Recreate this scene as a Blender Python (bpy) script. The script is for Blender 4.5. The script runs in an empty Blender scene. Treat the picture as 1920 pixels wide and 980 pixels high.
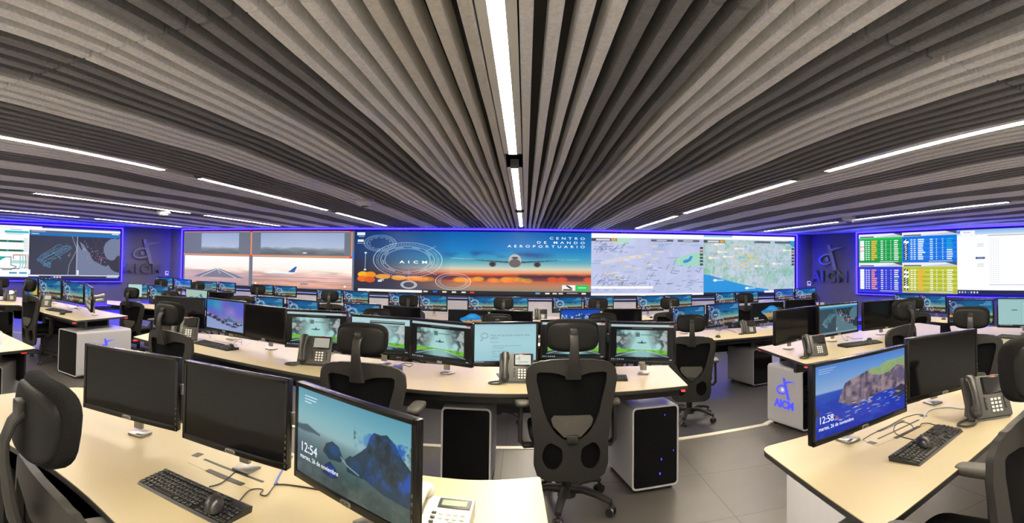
import bpy, bmesh, math, random
import numpy as np
from mathutils import Vector, Matrix

random.seed(7)
RNG = np.random.default_rng(11)
C = bpy.context.scene.collection
SC = bpy.context.scene

# ------------------------------------------------------------------ camera
F, CX, CY, H = 1030.0, 985.0, 465.0, 1.61
_r = Vector((1, 0, 0.01165)).normalized()
_f = Vector((0, 1, 0.0272)); _f = (_f - _r * _f.dot(_r)).normalized()
_u = _r.cross(_f)
cd = bpy.data.cameras.new('camera')
cd.type = 'PANO'
cd.panorama_type = 'CENTRAL_CYLINDRICAL'
cd.central_cylindrical_range_u_min = (0 - CX) / F
cd.central_cylindrical_range_u_max = (1920 - CX) / F
cd.central_cylindrical_range_v_min = (CY - 980) / F
cd.central_cylindrical_range_v_max = CY / F
cd.central_cylindrical_radius = 1.0
cd.clip_start = 0.05
cam = bpy.data.objects.new('camera', cd); C.objects.link(cam)
cam.matrix_world = Matrix(((_r.x, _u.x, -_f.x, 0), (_r.y, _u.y, -_f.y, 0), (_r.z, _u.z, -_f.z, H), (0, 0, 0, 1)))
SC.camera = cam

# ------------------------------------------------------------------ light and exposure
LAMP_STRENGTH = 178.0
LAMP_COLOR = (1.0, 0.88, 0.68)
LED_STRENGTH = 115.0
LED_COLOR = (0.0022, 0.0006, 1.0)
SC.view_settings.view_transform = 'Standard'
SC.view_settings.look = 'None'
SC.view_settings.gamma = 1.0
SC.view_settings.use_curve_mapping = False
EXPOSURE = 0.0
SC.view_settings.exposure = EXPOSURE
SC.cycles.use_denoising = True
SC.cycles.max_bounces = 6
SC.cycles.diffuse_bounces = 4
SC.cycles.sample_clamp_indirect = 8.0
w = bpy.data.worlds.new('world'); SC.world = w; w.use_nodes = True
w.node_tree.nodes['Background'].inputs[0].default_value = (0.5, 0.5, 0.7, 1)
w.node_tree.nodes['Background'].inputs[1].default_value = 0.02

# ------------------------------------------------------------------ pixel <-> room
def ray(x, y):
    t = (x - CX) / F
    return _r * math.sin(t) + _f * math.cos(t) + _u * ((CY - y) / F)
def at_z(x, y, z):
    d = ray(x, y)
    return Vector((0, 0, H)) + d * ((z - H) / d.z)
def at_r(x, y, r):
    d = ray(x, y)
    return Vector((0, 0, H)) + d * (r / math.hypot(d.x, d.y))
def pol(x, r, z=0.0):
    t = (x - CX) / F
    return Vector((math.sin(t) * r, math.cos(t) * r, z))

UP, LOW = 0.0, -0.18          # the two floor levels
ZU, ZL = 0.75, 0.57           # desk tops on them
CEIL = 2.56                   # underside of the baffles

# ------------------------------------------------------------------ materials
MATS = {}
def lin(c):
    c = np.asarray(c, float) / 255.0
    return tuple(np.where(c <= 0.04045, c / 12.92, ((c + 0.055) / 1.055) ** 2.4))
def mat(name, rgb, rough=0.5, metal=0.0, noise=0.0, scale=30.0, bump=0.0, spec=0.5, coat=0.0):
    m = bpy.data.materials.new(name); m.use_nodes = True
    nt = m.node_tree; b = nt.nodes['Principled BSDF']
    b.inputs['Roughness'].default_value = rough
    b.inputs['Metallic'].default_value = metal
    b.inputs['Specular IOR Level'].default_value = spec
    b.inputs['Coat Weight'].default_value = coat
    tc = nt.nodes.new('ShaderNodeTexCoord')
    n = nt.nodes.new('ShaderNodeTexNoise'); n.inputs['Scale'].default_value = scale; n.inputs['Detail'].default_value = 3
    nt.links.new(tc.outputs['Object'], n.inputs['Vector'])
    r = nt.nodes.new('ShaderNodeValToRGB')
    a = [max(0, v * (1 - noise)) for v in rgb]; c = [min(1, v * (1 + noise)) for v in rgb]
    r.color_ramp.elements[0].position = 0.3; r.color_ramp.elements[1].position = 0.7
    r.color_ramp.elements[0].color = (*a, 1); r.color_ramp.elements[1].color = (*c, 1)
    nt.links.new(n.outputs['Fac'], r.inputs['Fac'])
    nt.links.new(r.outputs['Color'], b.inputs['Base Color'])
    if bump:
        bp = nt.nodes.new('ShaderNodeBump'); bp.inputs['Strength'].default_value = bump; bp.inputs['Distance'].default_value = 0.004
        nt.links.new(n.outputs['Fac'], bp.inputs['Height']); nt.links.new(bp.outputs['Normal'], b.inputs['Normal'])
    MATS[name] = m
    return m
def emit(name, rgb, s):
    m = bpy.data.materials.new(name); m.use_nodes = True
    nt = m.node_tree; b = nt.nodes['Principled BSDF']
    b.inputs['Base Color'].default_value = (0.02, 0.02, 0.02, 1)
    b.inputs['Emission Color'].default_value = (*rgb, 1)
    b.inputs['Emission Strength'].default_value = s
    MATS[name] = m
    return m
def picture_mat(name, s, rough=0.25):
    m = bpy.data.materials.new(name); m.use_nodes = True
    nt = m.node_tree; b = nt.nodes['Principled BSDF']
    a = nt.nodes.new('ShaderNodeVertexColor'); a.layer_name = 'picture'
    b.inputs['Base Color'].default_value = (0.004, 0.004, 0.005, 1)
    b.inputs['Roughness'].default_value = rough
    b.inputs['Specular IOR Level'].default_value = 0.25
    b.inputs['Emission Strength'].default_value = s
    nt.links.new(a.outputs['Color'], b.inputs['Emission Color'])
    MATS[name] = m
    return m

mat('wall', (0.070, 0.068, 0.080), 0.75, noise=0.05, scale=4, bump=0.05)
mat('bounce_pale', (0.66, 0.65, 0.64), 0.6, noise=0.04, scale=2)  # pale finish of the added floor sheet that bounces light upward
mat('plaster', (0.42, 0.41, 0.45), 0.8, noise=0.04, scale=3)
mat('felt_light', (0.87, 0.865, 0.87), 0.95, noise=0.10, scale=55, bump=0.5)
mat('felt_lamp_glow', (0.68, 0.66, 0.62), 0.95, noise=0.10, scale=55, bump=0.5)  # dark felt lightened to imitate the glow of the middle lamp row
mat('felt_dark', (0.145, 0.147, 0.155), 0.95, noise=0.14, scale=55, bump=0.5)
mat('ceiling_void', (0.03, 0.03, 0.033), 0.9)
mat('desk_white', (0.39, 0.328, 0.205), 0.38, noise=0.015, scale=2)
mat('desk_edge', (0.02, 0.02, 0.02), 0.4)
mat('black_panel', (0.008, 0.008, 0.009), 0.45, noise=0.1, scale=40)
mat('black_glass', (0.002, 0.002, 0.003), 0.06, spec=0.22)
mat('black_plastic', (0.008, 0.008, 0.0085), 0.38, noise=0.12, scale=80, bump=0.05)
mat('bezel', (0.004, 0.004, 0.0045), 0.25, spec=0.3)
mat('screen_off', (0.003, 0.003, 0.004), 0.10, spec=0.17)
mat('silver', (0.30, 0.29, 0.28), 0.32, metal=0.9, noise=0.05)
mat('chair_plastic', (0.0165, 0.016, 0.015), 0.5, spec=0.3, noise=0.12, scale=60, bump=0.08)
mat('chair_fabric', (0.005, 0.005, 0.0055), 0.85, spec=0.12, noise=0.3, scale=160, bump=0.5)
mat('chair_mesh', (0.0025, 0.0025, 0.003), 0.8, spec=0.1, noise=0.3, scale=220, bump=0.4)
mat('chair_leather', (0.0075, 0.0075, 0.0075), 0.5, spec=0.12, noise=0.15, scale=90, bump=0.15)
mat('arm_rubber', (0.050, 0.047, 0.041), 0.5, noise=0.1, scale=60, bump=0.05)
mat('shell_white', (0.38, 0.38, 0.41), 0.35, noise=0.02)
mat('shell_gray', (0.17, 0.17, 0.18), 0.45, noise=0.03)
mat('phone_gray', (0.035, 0.034, 0.033), 0.45, noise=0.08, scale=90)
mat('phone_dark', (0.014, 0.014, 0.0145), 0.35, noise=0.08, scale=90)
mat('phone_glass', (0.02, 0.02, 0.022), 0.08)
mat('key_white', (0.75, 0.74, 0.70), 0.5)
mat('ivory', (0.72, 0.68, 0.58), 0.4, noise=0.02)
mat('lcd', (0.26, 0.32, 0.24), 0.25)
mat('cable_black', (0.015, 0.015, 0.015), 0.45)
mat('cable_blue', (0.05, 0.12, 0.45), 0.45)
mat('cable_pale', (0.35, 0.42, 0.52), 0.45)
mat('logo_dark', (0.05, 0.05, 0.06), 0.35)
mat('logo_gray', (0.16, 0.16, 0.18), 0.3, metal=0.5)
mat('nosing', (0.55, 0.52, 0.46), 0.4, metal=0.3, noise=0.04)
mat('white_plastic', (0.85, 0.85, 0.85), 0.4)
mat('box_blue', (0.06, 0.06, 0.25), 0.4)
mat('red_mark', (0.5, 0.03, 0.02), 0.5)
emit('lamp', LAMP_COLOR, LAMP_STRENGTH)
emit('led_blue', LED_COLOR, LED_STRENGTH)
emit('led_blue_core', (0.16, 0.11, 1.0), 1.6)
emit('led_line', (0.25, 0.32, 1.0), 1.3)
emit('led_red', (1.0, 0.04, 0.03), 1.2)
emit('logo_blue', (0.05, 0.06, 1.0), 1.3)
emit('logo_blue_core', (0.5, 0.5, 1.0), 1.4)
emit('text_white', (0.95, 0.97, 1.0), 1.0)
emit('text_gray', (0.13, 0.20, 0.22), 1.0)
emit('text_soft', (0.62, 0.78, 0.85), 1.0)
picture_mat('picture_wall', 1.0, 0.5)
picture_mat('picture', 0.86, 0.2)

def floor_mat(name, rgb):
    m = bpy.data.materials.new(name); m.use_nodes = True
    nt = m.node_tree; b = nt.nodes['Principled BSDF']
    tc = nt.nodes.new('ShaderNodeTexCoord'); mp = nt.nodes.new('ShaderNodeMapping')
    mp.inputs['Location'].default_value = (-1.33, -4.05, 0)
    br = nt.nodes.new('ShaderNodeTexBrick'); br.offset = 0.0
    br.inputs['Scale'].default_value = 1.0
    br.inputs['Brick Width'].default_value = 1.5; br.inputs['Row Height'].default_value = 0.75
    br.inputs['Mortar Size'].default_value = 0.004; br.inputs['Mortar Smooth'].default_value = 0.1
    br.inputs['Color1'].default_value = (*rgb, 1)
    br.inputs['Color2'].default_value = (*[c * 1.12 for c in rgb], 1)
    br.inputs['Mortar'].default_value = (0.008, 0.008, 0.008, 1)
    n = nt.nodes.new('ShaderNodeTexNoise'); n.inputs['Scale'].default_value = 5; n.inputs['Detail'].default_value = 5
    mx = nt.nodes.new('ShaderNodeMixRGB'); mx.blend_type = 'MULTIPLY'; mx.inputs[0].default_value = 0.35
    nt.links.new(tc.outputs['Object'], mp.inputs['Vector']); nt.links.new(mp.outputs['Vector'], br.inputs['Vector'])
    nt.links.new(tc.outputs['Object'], n.inputs['Vector'])
    nt.links.new(br.outputs['Color'], mx.inputs[1]); nt.links.new(n.outputs['Fac'], mx.inputs[2])
    nt.links.new(mx.outputs['Color'], b.inputs['Base Color'])
    b.inputs['Roughness'].default_value = 0.42
    MATS[name] = m
floor_mat('floor_tile', (0.068, 0.062, 0.057))
floor_mat('floor_low', (0.042, 0.041, 0.050))

# ------------------------------------------------------------------ mesh building
class MB:
    def __init__(s):
        s.v, s.f, s.m = [], [], []
        s.slots = []
    def slot(s, name):
        if name not in s.slots: s.slots.append(name)
        return s.slots.index(name)
    def add(s, vs, fs, m, M=None):
        o = len(s.v); k = s.slot(m)
        for p in vs:
            p = Vector(p)
            s.v.append(tuple(M @ p if M is not None else p))
        for f in fs:
            s.f.append([i + o for i in f]); s.m.append(k)
        return s
    def bm(s, b, m, M=None):
        b.verts.ensure_lookup_table(); b.verts.index_update()
        s.add([v.co.copy() for v in b.verts], [[v.index for v in f.verts] for f in b.faces], m, M)
        b.free(); return s
    def box(s, c, d, m, bev=0.0, M=None, seg=2, R=None):
        b = bmesh.new(); bmesh.ops.create_cube(b, size=1)
        for v in b.verts: v.co = Vector((v.co.x * d[0], v.co.y * d[1], v.co.z * d[2]))
        if bev: bmesh.ops.bevel(b, geom=b.edges[:], offset=bev, segments=seg, profile=0.5, affect='EDGES')
        T = Matrix.Translation(c)
        if R is not None: T = T @ R
        return s.bm(b, m, (M @ T) if M is not None else T)
    def cyl(s, p, q, r, m, r2=None, n=16, M=None):
        p, q = Vector(p), Vector(q); d = q - p
        z = d.normalized(); x = z.orthogonal().normalized(); y = z.cross(x)
        r2 = r if r2 is None else r2
        vs, fs = [], []
        for k in range(n):
            a = 2 * math.pi * k / n; e = x * math.cos(a) + y * math.sin(a)
            vs += [p + e * r, q + e * r2]
        for k in range(n):
            j = (k + 1) % n
            fs.append([2 * k, 2 * j, 2 * j + 1, 2 * k + 1])
        fs.append([2 * k for k in range(n)][::-1]); fs.append([2 * k + 1 for k in range(n)])
        return s.add(vs, fs, m, M)
    def tube(s, pts, r, m, n=8, M=None, flat=None):
        """sweep a circle (or a flat ellipse: flat = (half width along side, half thickness)) along points"""
        pts = [Vector(p) for p in pts]; vs, fs = [], []
        N = len(pts); up = Vector((0, 0, 1))
        px = None
        for i, p in enumerate(pts):
            t = (pts[min(i + 1, N - 1)] - pts[max(i - 1, 0)]).normalized()
            if flat is not None:
                x = Vector(flat[2]) - t * t.dot(Vector(flat[2])); x.normalize()
            elif px is None:
                x = t.orthogonal().normalized()
            else:
                x = (px - t * px.dot(t)).normalized()
            px = x; y = t.cross(x)
            rr = r[i] if isinstance(r, (list, tuple)) else r
            for k in range(n):
                a = 2 * math.pi * (k + 0.5) / n
                if flat is None: vs.append(p + x * math.cos(a) * rr + y * math.sin(a) * rr)
                else:
                    ca, sa = math.cos(a), math.sin(a)
                    sx = math.copysign(abs(ca) ** 0.6, ca); sy = math.copysign(abs(sa) ** 0.6, sa)
                    vs.append(p + x * sx * flat[0] * rr + y * sy * flat[1] * rr)
        for i in range(N - 1):
            for k in range(n):
                j = (k + 1) % n
                fs.append([i * n + k, i * n + j, (i + 1) * n + j, (i + 1) * n + k])
        fs.append(list(range(n))[::-1]); fs.append([(N - 1) * n + k for k in range(n)])
        return s.add(vs, fs, m, M)
    def prism(s, poly, z0, z1, mtop, mside=None, mbot=None, M=None):
        n = len(poly); mside = mside or mtop; mbot = mbot or mside
        a = sum(poly[i][0] * poly[(i + 1) % n][1] - poly[(i + 1) % n][0] * poly[i][1] for i in range(n))
        if a < 0: poly = poly[::-1]
        b = bmesh.new()
        vs = [b.verts.new((p[0], p[1], z1)) for p in poly]
        f = b.faces.new(vs)
        bmesh.ops.triangulate(b, faces=[f])
        b.verts.index_update()
        top = [[v.index for v in f.verts] for f in b.faces]; b.free()
        s.add([(p[0], p[1], z1) for p in poly], top, mtop, M)
        s.add([(p[0], p[1], z0) for p in poly], [t[::-1] for t in top], mbot, M)
        s.add([(p[0], p[1], z) for p in poly for z in (z0, z1)],
              [[2 * i, 2 * ((i + 1) % n), 2 * ((i + 1) % n) + 1, 2 * i + 1] for i in range(n)], mside, M)
        return s
    def super(s, c, r, m, e=0.6, e2=None, n=24, k=14, M=None, warp=None):
        """superellipsoid"""
        e2 = e if e2 is None else e2
        pw = lambda v, q: math.copysign(abs(v) ** q, v)
        vs, fs = [], []
        for j in range(1, k):
            ph = -math.pi / 2 + math.pi * j / k
            for i in range(n):
                a = 2 * math.pi * i / n
                vs.append(Vector((r[0] * pw(math.cos(ph), e2) * pw(math.cos(a), e), r[1] * pw(math.cos(ph), e2) * pw(math.sin(a), e), r[2] * pw(math.sin(ph), e2))))
        for j in range(k - 2):
            for i in range(n):
                q = (i + 1) % n
                fs.append([j * n + i, j * n + q, (j + 1) * n + q, (j + 1) * n + i])
        vs += [Vector((0, 0, -r[2])), Vector((0, 0, r[2]))]; b, t = len(vs) - 2, len(vs) - 1
        for i in range(n):
            q = (i + 1) % n
            fs.append([b, q, i]); fs.append([t, (k - 2) * n + i, (k - 2) * n + q])
        if warp: vs = [Vector(warp(v)) for v in vs]
        vs = [v + Vector(c) for v in vs]
        return s.add(vs, fs, m, M)
    def sdf(s, f, b, n, bend, th, m, M=None):
        """plate where f(x,z) < 0 inside box b = (x0,x1,z0,z1), bent by y = bend(x,z), thickness th"""
        x0, x1, z0, z1 = b; nx, nz = n
        xs = [x0 + (x1 - x0) * i / nx for i in range(nx + 1)]; zs = [z0 + (z1 - z0) * i / nz for i in range(nz + 1)]
        val = [[f(x, z) for z in zs] for x in xs]
        idx, pts = {}, []
        def vert(key, p):
            if key not in idx: idx[key] = len(pts); pts.append(p)
            return idx[key]
        faces = []
        for i in range(nx):
            for j in range(nz):
                cs = [(i, j), (i + 1, j), (i + 1, j + 1), (i, j + 1)]
                poly = []
                for q in range(4):
                    a, c = cs[q], cs[(q + 1) % 4]
                    va, vc = val[a[0]][a[1]], val[c[0]][c[1]]
                    if va < 0: poly.append(vert(a, (xs[a[0]], zs[a[1]])))
                    if (va < 0) != (vc < 0):
                        t = min(0.98, max(0.02, va / (va - vc)))
                        key = (min(a, c), max(a, c))
                        poly.append(vert(key, (xs[a[0]] + (xs[c[0]] - xs[a[0]]) * t, zs[a[1]] + (zs[c[1]] - zs[a[1]]) * t)))
                if len(poly) > 2: faces.append(poly)
        N = len(pts)
        vs = [Vector((x, bend(x, z), z)) for x, z in pts] + [Vector((x, bend(x, z) + th, z)) for x, z in pts]
        cnt = {}
        for p in faces:
            for q in range(len(p)):
                e = (p[q], p[(q + 1) % len(p)]); cnt[e] = 1
        fs = [p for p in faces] + [[i + N for i in p][::-1] for p in faces]
        for a, c in cnt:
            if (c, a) not in cnt: fs.append([c, a, a + N, c + N])
        return s.add(vs, fs, m, M)
    def build(s, name, parent=None, smooth=35, loc=None):
        me = bpy.data.meshes.new(name)
        me.from_pydata([tuple(v) for v in s.v], [], s.f)
        for k in s.slots: me.materials.append(MATS[k])
        me.polygons.foreach_set('material_index', s.m)
        if smooth:
            me.polygons.foreach_set('use_smooth', [True] * len(s.f))
            me.set_sharp_from_angle(angle=math.radians(smooth))
        me.update()
        o = bpy.data.objects.new(name, me); C.objects.link(o)
        if parent is not None: o.parent = parent
        if loc is not None: o.location = loc
        return o

def tag(o, label=None, cat=None, group=None, kind=None):
    if label: o['label'] = label
    if cat: o['category'] = cat
    if group: o['group'] = group
    if kind: o['kind'] = kind
    return o
def thing(name, loc, rz=0.0, label=None, cat=None, group=None):
    o = bpy.data.objects.new(name, None); C.objects.link(o)
    o.empty_display_size = 0.1
    o.location = loc; o.rotation_euler = (0, 0, rz)
    return tag(o, label, cat, group)
def copy_tree(o, parent=None):
    c = o.copy(); C.objects.link(c)
    if parent is not None: c.parent = parent
    for ch in list(o.children): copy_tree(ch, c)
    return c
def struct(o):
    o['kind'] = 'structure'; return o

def text_mesh(body, size, depth, material, bold=0.0, space=1.0, align='LEFT'):
    cu = bpy.data.curves.new('lettering', 'FONT'); cu.body = body; cu.size = size; cu.extrude = depth / 2
    cu.offset = bold; cu.space_character = space; cu.align_x = align; cu.resolution_u = 3
    o = bpy.data.objects.new('lettering', cu); C.objects.link(o)
    bpy.context.view_layer.update()
    dg = bpy.context.evaluated_depsgraph_get()
    me = bpy.data.meshes.new_from_object(o.evaluated_get(dg))
    bpy.data.objects.remove(o); bpy.data.curves.remove(cu)
    me.materials.clear(); me.materials.append(MATS[material])
    return me
def text(name, parent, body, size, loc, material, depth=0.0006, bold=0.0, space=1.0, sx=1.0, align='LEFT', rot=(math.pi / 2, 0, 0)):
    o = bpy.data.objects.new(name, text_mesh(body, size, depth, material, bold, space, align)); C.objects.link(o)
    o.parent = parent; o.location = loc; o.rotation_euler = rot; o.scale = (sx, 1, 1)
    return o

# ------------------------------------------------------------------ screen pictures, drawn with arithmetic
class Pic:
    def __init__(s, w, h, asp, bg=(0, 0, 0)):
        s.w, s.h, s.asp = w, h, asp
        u = np.linspace(0, 1, w + 1); v = np.linspace(1, 0, h + 1)
        s.V, s.U = np.meshgrid(v, u, indexing='ij')
        s.V = 1 - s.V
        s.a = np.empty((h + 1, w + 1, 3)); s.a[:] = bg
        s.px = 1.0 / h
    def blend(s, mask, col):
        mask = np.clip(mask, 0, 1)[..., None]; s.a = s.a * (1 - mask) + np.asarray(col, float) * mask
    def grad(s, stops):
        vs = [q[0] for q in stops]
        for k in range(3): s.a[..., k] = np.interp(s.V, vs, [q[1][k] for q in stops])
    def rect(s, x0, y0, x1, y1, col, al=1.0, soft=None):
        e = (soft or s.px)
        mx = np.clip((np.minimum(s.U - x0, x1 - s.U)) * s.asp / e + .5, 0, 1); my = np.clip((np.minimum(s.V - y0, y1 - s.V)) / e + .5, 0, 1)
        s.blend(mx * my * al, col)
    def ell(s, cx, cy, rx, ry, col, al=1.0, soft=None):
        d = np.sqrt(((s.U - cx) / rx) ** 2 + ((s.V - cy) / ry) ** 2)
        e = (soft or s.px) / ry
        s.blend(np.clip((1 - d) / e + .5, 0, 1) * al, col)
    def ring(s, cx, cy, rx, ry, t, col, al=1.0, dash=0, duty=0.6):
        dx, dy = (s.U - cx) / rx, (s.V - cy) / ry
        d = np.abs(np.sqrt(dx ** 2 + dy ** 2) - 1) * ry
        m = np.clip((t - d) / s.px + .5, 0, 1)
        if dash: m = m * ((np.arctan2(dy, dx) / (2 * np.pi) * dash) % 1 < duty)
        s.blend(m * al, col)
    def line(s, x0, y0, x1, y1, t, col, al=1.0):
        A = s.asp
        px, py, qx, qy = x0 * A, y0, x1 * A, y1
        dx, dy = qx - px, qy - py; L = dx * dx + dy * dy + 1e-12
        k = np.clip(((s.U * A - px) * dx + (s.V - py) * dy) / L, 0, 1)
        d = np.hypot(s.U * A - px - k * dx, s.V - py - k * dy)
        s.blend(np.clip((t - d) / s.px + .5, 0, 1) * al, col)
    def path(s, pts, t, col, al=1.0):
        for a, b in zip(pts[:-1], pts[1:]): s.line(*a, *b, t, col, al)
    def poly(s, pts, col, al=1.0):
        ins = np.zeros(s.U.shape, bool); n = len(pts)
        for i in range(n):
            (x1, y1), (x2, y2) = pts[i], pts[(i + 1) % n]
            if y1 == y2: continue
            c = ((y1 > s.V) != (y2 > s.V)) & (s.U < (x2 - x1) * (s.V - y1) / (y2 - y1) + x1)
            ins ^= c
        s.blend(ins.astype(float) * al, col)
    def noise(s, n, seed=0, ax=1.0):
        """smooth value noise, n cells high"""
        r = np.random.default_rng(seed); nx = max(2, int(n * s.asp * ax)); g = r.random((n + 2, nx + 2))
        x, y = s.U * nx, s.V * n; i, j = x.astype(int), y.astype(int); fx, fy = x - i, y - j
        fx, fy = fx * fx * (3 - 2 * fx), fy * fy * (3 - 2 * fy)
        return (g[j, i] * (1 - fx) + g[j, i + 1] * fx) * (1 - fy) + (g[j + 1, i] * (1 - fx) + g[j + 1, i + 1] * fx) * fy
    def fbm(s, n, seed=0, o=4, ax=1.0):
        t, a = 0, 0.5
        for k in range(o): t = t + a * s.noise(n * 2 ** k, seed + k, ax); a /= 2
        return t / (1 - 0.5 ** o)
    def mul(s, f):
        s.a = s.a * f[..., None]
    def mesh(s, name):
        """unit rectangle in x,z facing -y"""
        w, h = s.w, s.h
        v = np.zeros(((h + 1) * (w + 1), 3)); v[:, 0] = s.U.ravel() - .5; v[:, 2] = .5 - s.V.ravel()
        k = np.arange(h * w); r, c = k // w, k % w; a = r * (w + 1) + c
        f = np.stack([a + w + 1, a + w + 2, a + 1, a], 1)
        me = bpy.data.meshes.new(name)
        me.vertices.add(len(v)); me.vertices.foreach_set('co', v.ravel())
        me.loops.add(f.size); me.loops.foreach_set('vertex_index', f.ravel().astype(np.int32))
        me.polygons.add(len(f)); me.polygons.foreach_set('loop_start', (np.arange(len(f)) * 4).astype(np.int32))
        me.update(calc_edges=True)
        at = me.color_attributes.new('picture', 'FLOAT_COLOR', 'POINT')
        c = np.clip(s.a / 255.0, 0, 1); c = np.where(c <= .04045, c / 12.92, ((c + .055) / 1.055) ** 2.4)
        rgba = np.ones((len(v), 4)); rgba[:, :3] = c.reshape(-1, 3)
        at.data.foreach_set('color', rgba.ravel().astype(np.float32))
        return me

def airliner(p, cx, cy, k, body=(200, 205, 210), dark=(60, 62, 70)):
    """an airliner seen head-on, wings spread; k = half span in u"""
    A = p.asp; q = k * A
    p.poly([(cx - k, cy - .02 * q), (cx - .1 * k, cy + .045 * q), (cx + .1 * k, cy + .045 * q), (cx + k, cy - .02 * q), (cx + .1 * k, cy + .015 * q), (cx - .1 * k, cy + .015 * q)], dark)
    p.ell(cx, cy - .0 * q, .115 * k, .115 * q, body)
    p.ell(cx, cy + .045 * q, .105 * k, .075 * q, dark, .75)
    p.ell(cx, cy - .05 * q, .06 * k, .02 * q, (40, 44, 52), .8)
    for sx in (-1, 1): p.ell(cx + sx * .40 * k, cy + .065 * q, .065 * k, .05 * q, (90, 92, 98)); p.ell(cx + sx * .40 * k, cy + .065 * q, .045 * k, .034 * q, (40, 40, 46))

def draw_desktop(w, h, asp, wall=False, bar=0.075):
    p = Pic(w, h, asp)
    p.grad([(0, (8, 96, 178)), (.3, (10, 128, 196)), (.48, (84, 168, 190)), (.59, (214, 208, 186)), (.65, (236, 156, 106)), (.69, (214, 80, 48)), (.72, (92, 50, 66)), (.765, (112, 56, 58)), (.79, (198, 104, 66)), (.86, (186, 130, 100)), (.93, (150, 134, 112)), (1, (120, 108, 92))])
    if not wall: p.grad([(0, (8, 86, 150)), (.3, (14, 110, 160)), (.5, (60, 146, 160)), (.62, (150, 178, 160)), (.70, (190, 170, 130)), (.73, (70, 66, 62)), (.79, (64, 58, 56)), (.82, (150, 120, 88)), (.93, (110, 104, 88)), (1, (80, 80, 76))])
    left = np.clip(1 - p.U / .42, 0, 1) ** .8
    p.blend(left * .85, (16, 38, 92))
    p.blend(np.clip(1 - p.U / .22, 0, 1) * np.clip((p.V - .3) / .3, 0, 1) * .9, (24, 26, 50))
    n = p.fbm(5, 3, 3, .35)
    p.blend(np.exp(-((p.V - .37) / .05) ** 2) * np.clip((n - .34) * 6, 0, 1) * np.clip((p.U - .36) * 8, 0, 1) * np.clip((.86 - p.U) * 8, 0, 1) * .9, (22, 52, 120))
    g = np.exp(-((p.V - .705) / .03) ** 2) * np.clip((p.U - .3) * 5, 0, 1)
    p.blend(g * np.clip((p.fbm(6, 9, 3, .5) - .33) * 5, 0, 1) * .9, (58, 30, 56))
    p.blend(np.clip((p.V - .78) / .02, 0, 1) * np.clip(1 - p.U / .5, 0, 1) * .8, (34, 36, 66))
    r = np.random.default_rng(5)
    for u, v, c in [(.042, .72, (250, 190, 20)), (.075, .72, (246, 150, 20)), (.04, .79, (240, 110, 20)), (.072, .80, (220, 90, 20)), (.13, .745, (240, 160, 60)), (.20, .76, (245, 160, 50)), (.26, .765, (245, 140, 50))][:7 if wall else 2]:
        p.ell(u, v, .024 if u < .1 else .034, .05 if u < .1 else .04, c, .95)
    for k in range(26 if wall else 0):
        u = .28 + r.random() * .46; p.ell(u, .745 + r.random() * .035, .022, .035, (250, 120 + r.random() * 70, 40 + r.random() * 30), .6, .02)
    for u in ((.84, .88, .99) if wall else ()): p.ell(u, .75, .022, .04, (240, 90, 40), .8, .02)
    W = (225, 240, 250)
    t = .0028 if wall else max(.004, .45 / h)
    for rr, al in ((1, .9), (.86, .5), (.78, .8), (.66, .8)): p.ring(.235, .47, .148 * rr, .285 * rr, t, W, al)
    p.ring(.235, .47, .135, .262, t, W, .8, 70, .4); p.ring(.235, .47, .106, .208, t, W, .9, 9, .5)
    for rr, al in ((1, .7), (.8, .6)): p.ring(.115, .20, .07 * rr, .135 * rr, t, W, al)
    p.ring(.115, .20, .062, .12, t, W, .7, 40, .5); p.ring(.115, .20, .046, .09, t, W, .7, 12, .6)
    for rr, al in ((1, .9), (.75, .6)): p.ring(.43, .80, .073 * rr, .135 * rr, t, W, al)
    p.ring(.43, .80, .062, .115, t, W, .7, 40, .5)
    for rr in (1, .8): p.ring(.243, .87, .033 * rr, .062 * rr, t * 1.4, W, .95)
    p.line(.243, .62, .243, .79, t * .7, W, .8); p.line(.31, .33, .355, .24, t, W, .8); p.line(.31, .62, .36, .70, t, W, .8)
    p.line(.052, .36, .050, .64, t * 1.3, W, .9); p.ell(.052, .36, .006, .014, W); p.ell(.050, .64, .006, .014, W)
    p.rect(.012, .02, .048, .07, W); p.rect(.015, .14, .042, .18, W); p.rect(.018, .085, .045, .095, W, .8); p.rect(.012, .20, .05, .208, W, .7)
    p.rect(.108, .80, .125, .835, W, .9); p.rect(.118, .785, .135, .815, W, .7)
    airliner(p, .685, .455, .23, (190, 186, 184), (70, 62, 66))
    p.line(.42, .425, .52, .44, .004, (200, 210, 220), .8); p.line(.95, .43, .86, .44, .004, (200, 210, 220), .6)
    if not wall:
        for k in range(30):
            u = .2 + r.random() * .78; hh = .015 + r.random() * .05; p.rect(u, .755 - hh, u + .012 + r.random() * .02, .775, (50, 52, 54), .8); p.rect(u, .80, u + .01, .80 + hh * 1.6, (205, 190, 150), .45)
        for k, (a, b) in enumerate([(.84, .975), (.80, .975), (.71, .975)]): p.rect(a, .05 + k * .07, b, .08 + k * .07, (170, 215, 235), .75)
        p.rect(.18, .455, .29, .50, W, .85)
    p.rect(.88, .835, .935, .925, (240, 240, 240)); p.poly([(.893, .84), (.905, .84), (.925, .89), (.912, .89)], (20, 20, 24)); p.rect(.885, .90, .922, .92, (30, 30, 34))
    p.rect(.937, .835, .99, .925, (10, 200, 90)); p.rect(.945, .87, .98, .885, (210, 250, 225), .9)
    p.rect(-.1, 1 - bar, 1.1, 1.1, (22, 24, 34))
    p.rect(.02 if wall else .02, 1 - bar * .85, .30 if wall else .25, 1 - bar * .1, (246, 246, 246) if wall else (60, 80, 100))
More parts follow.
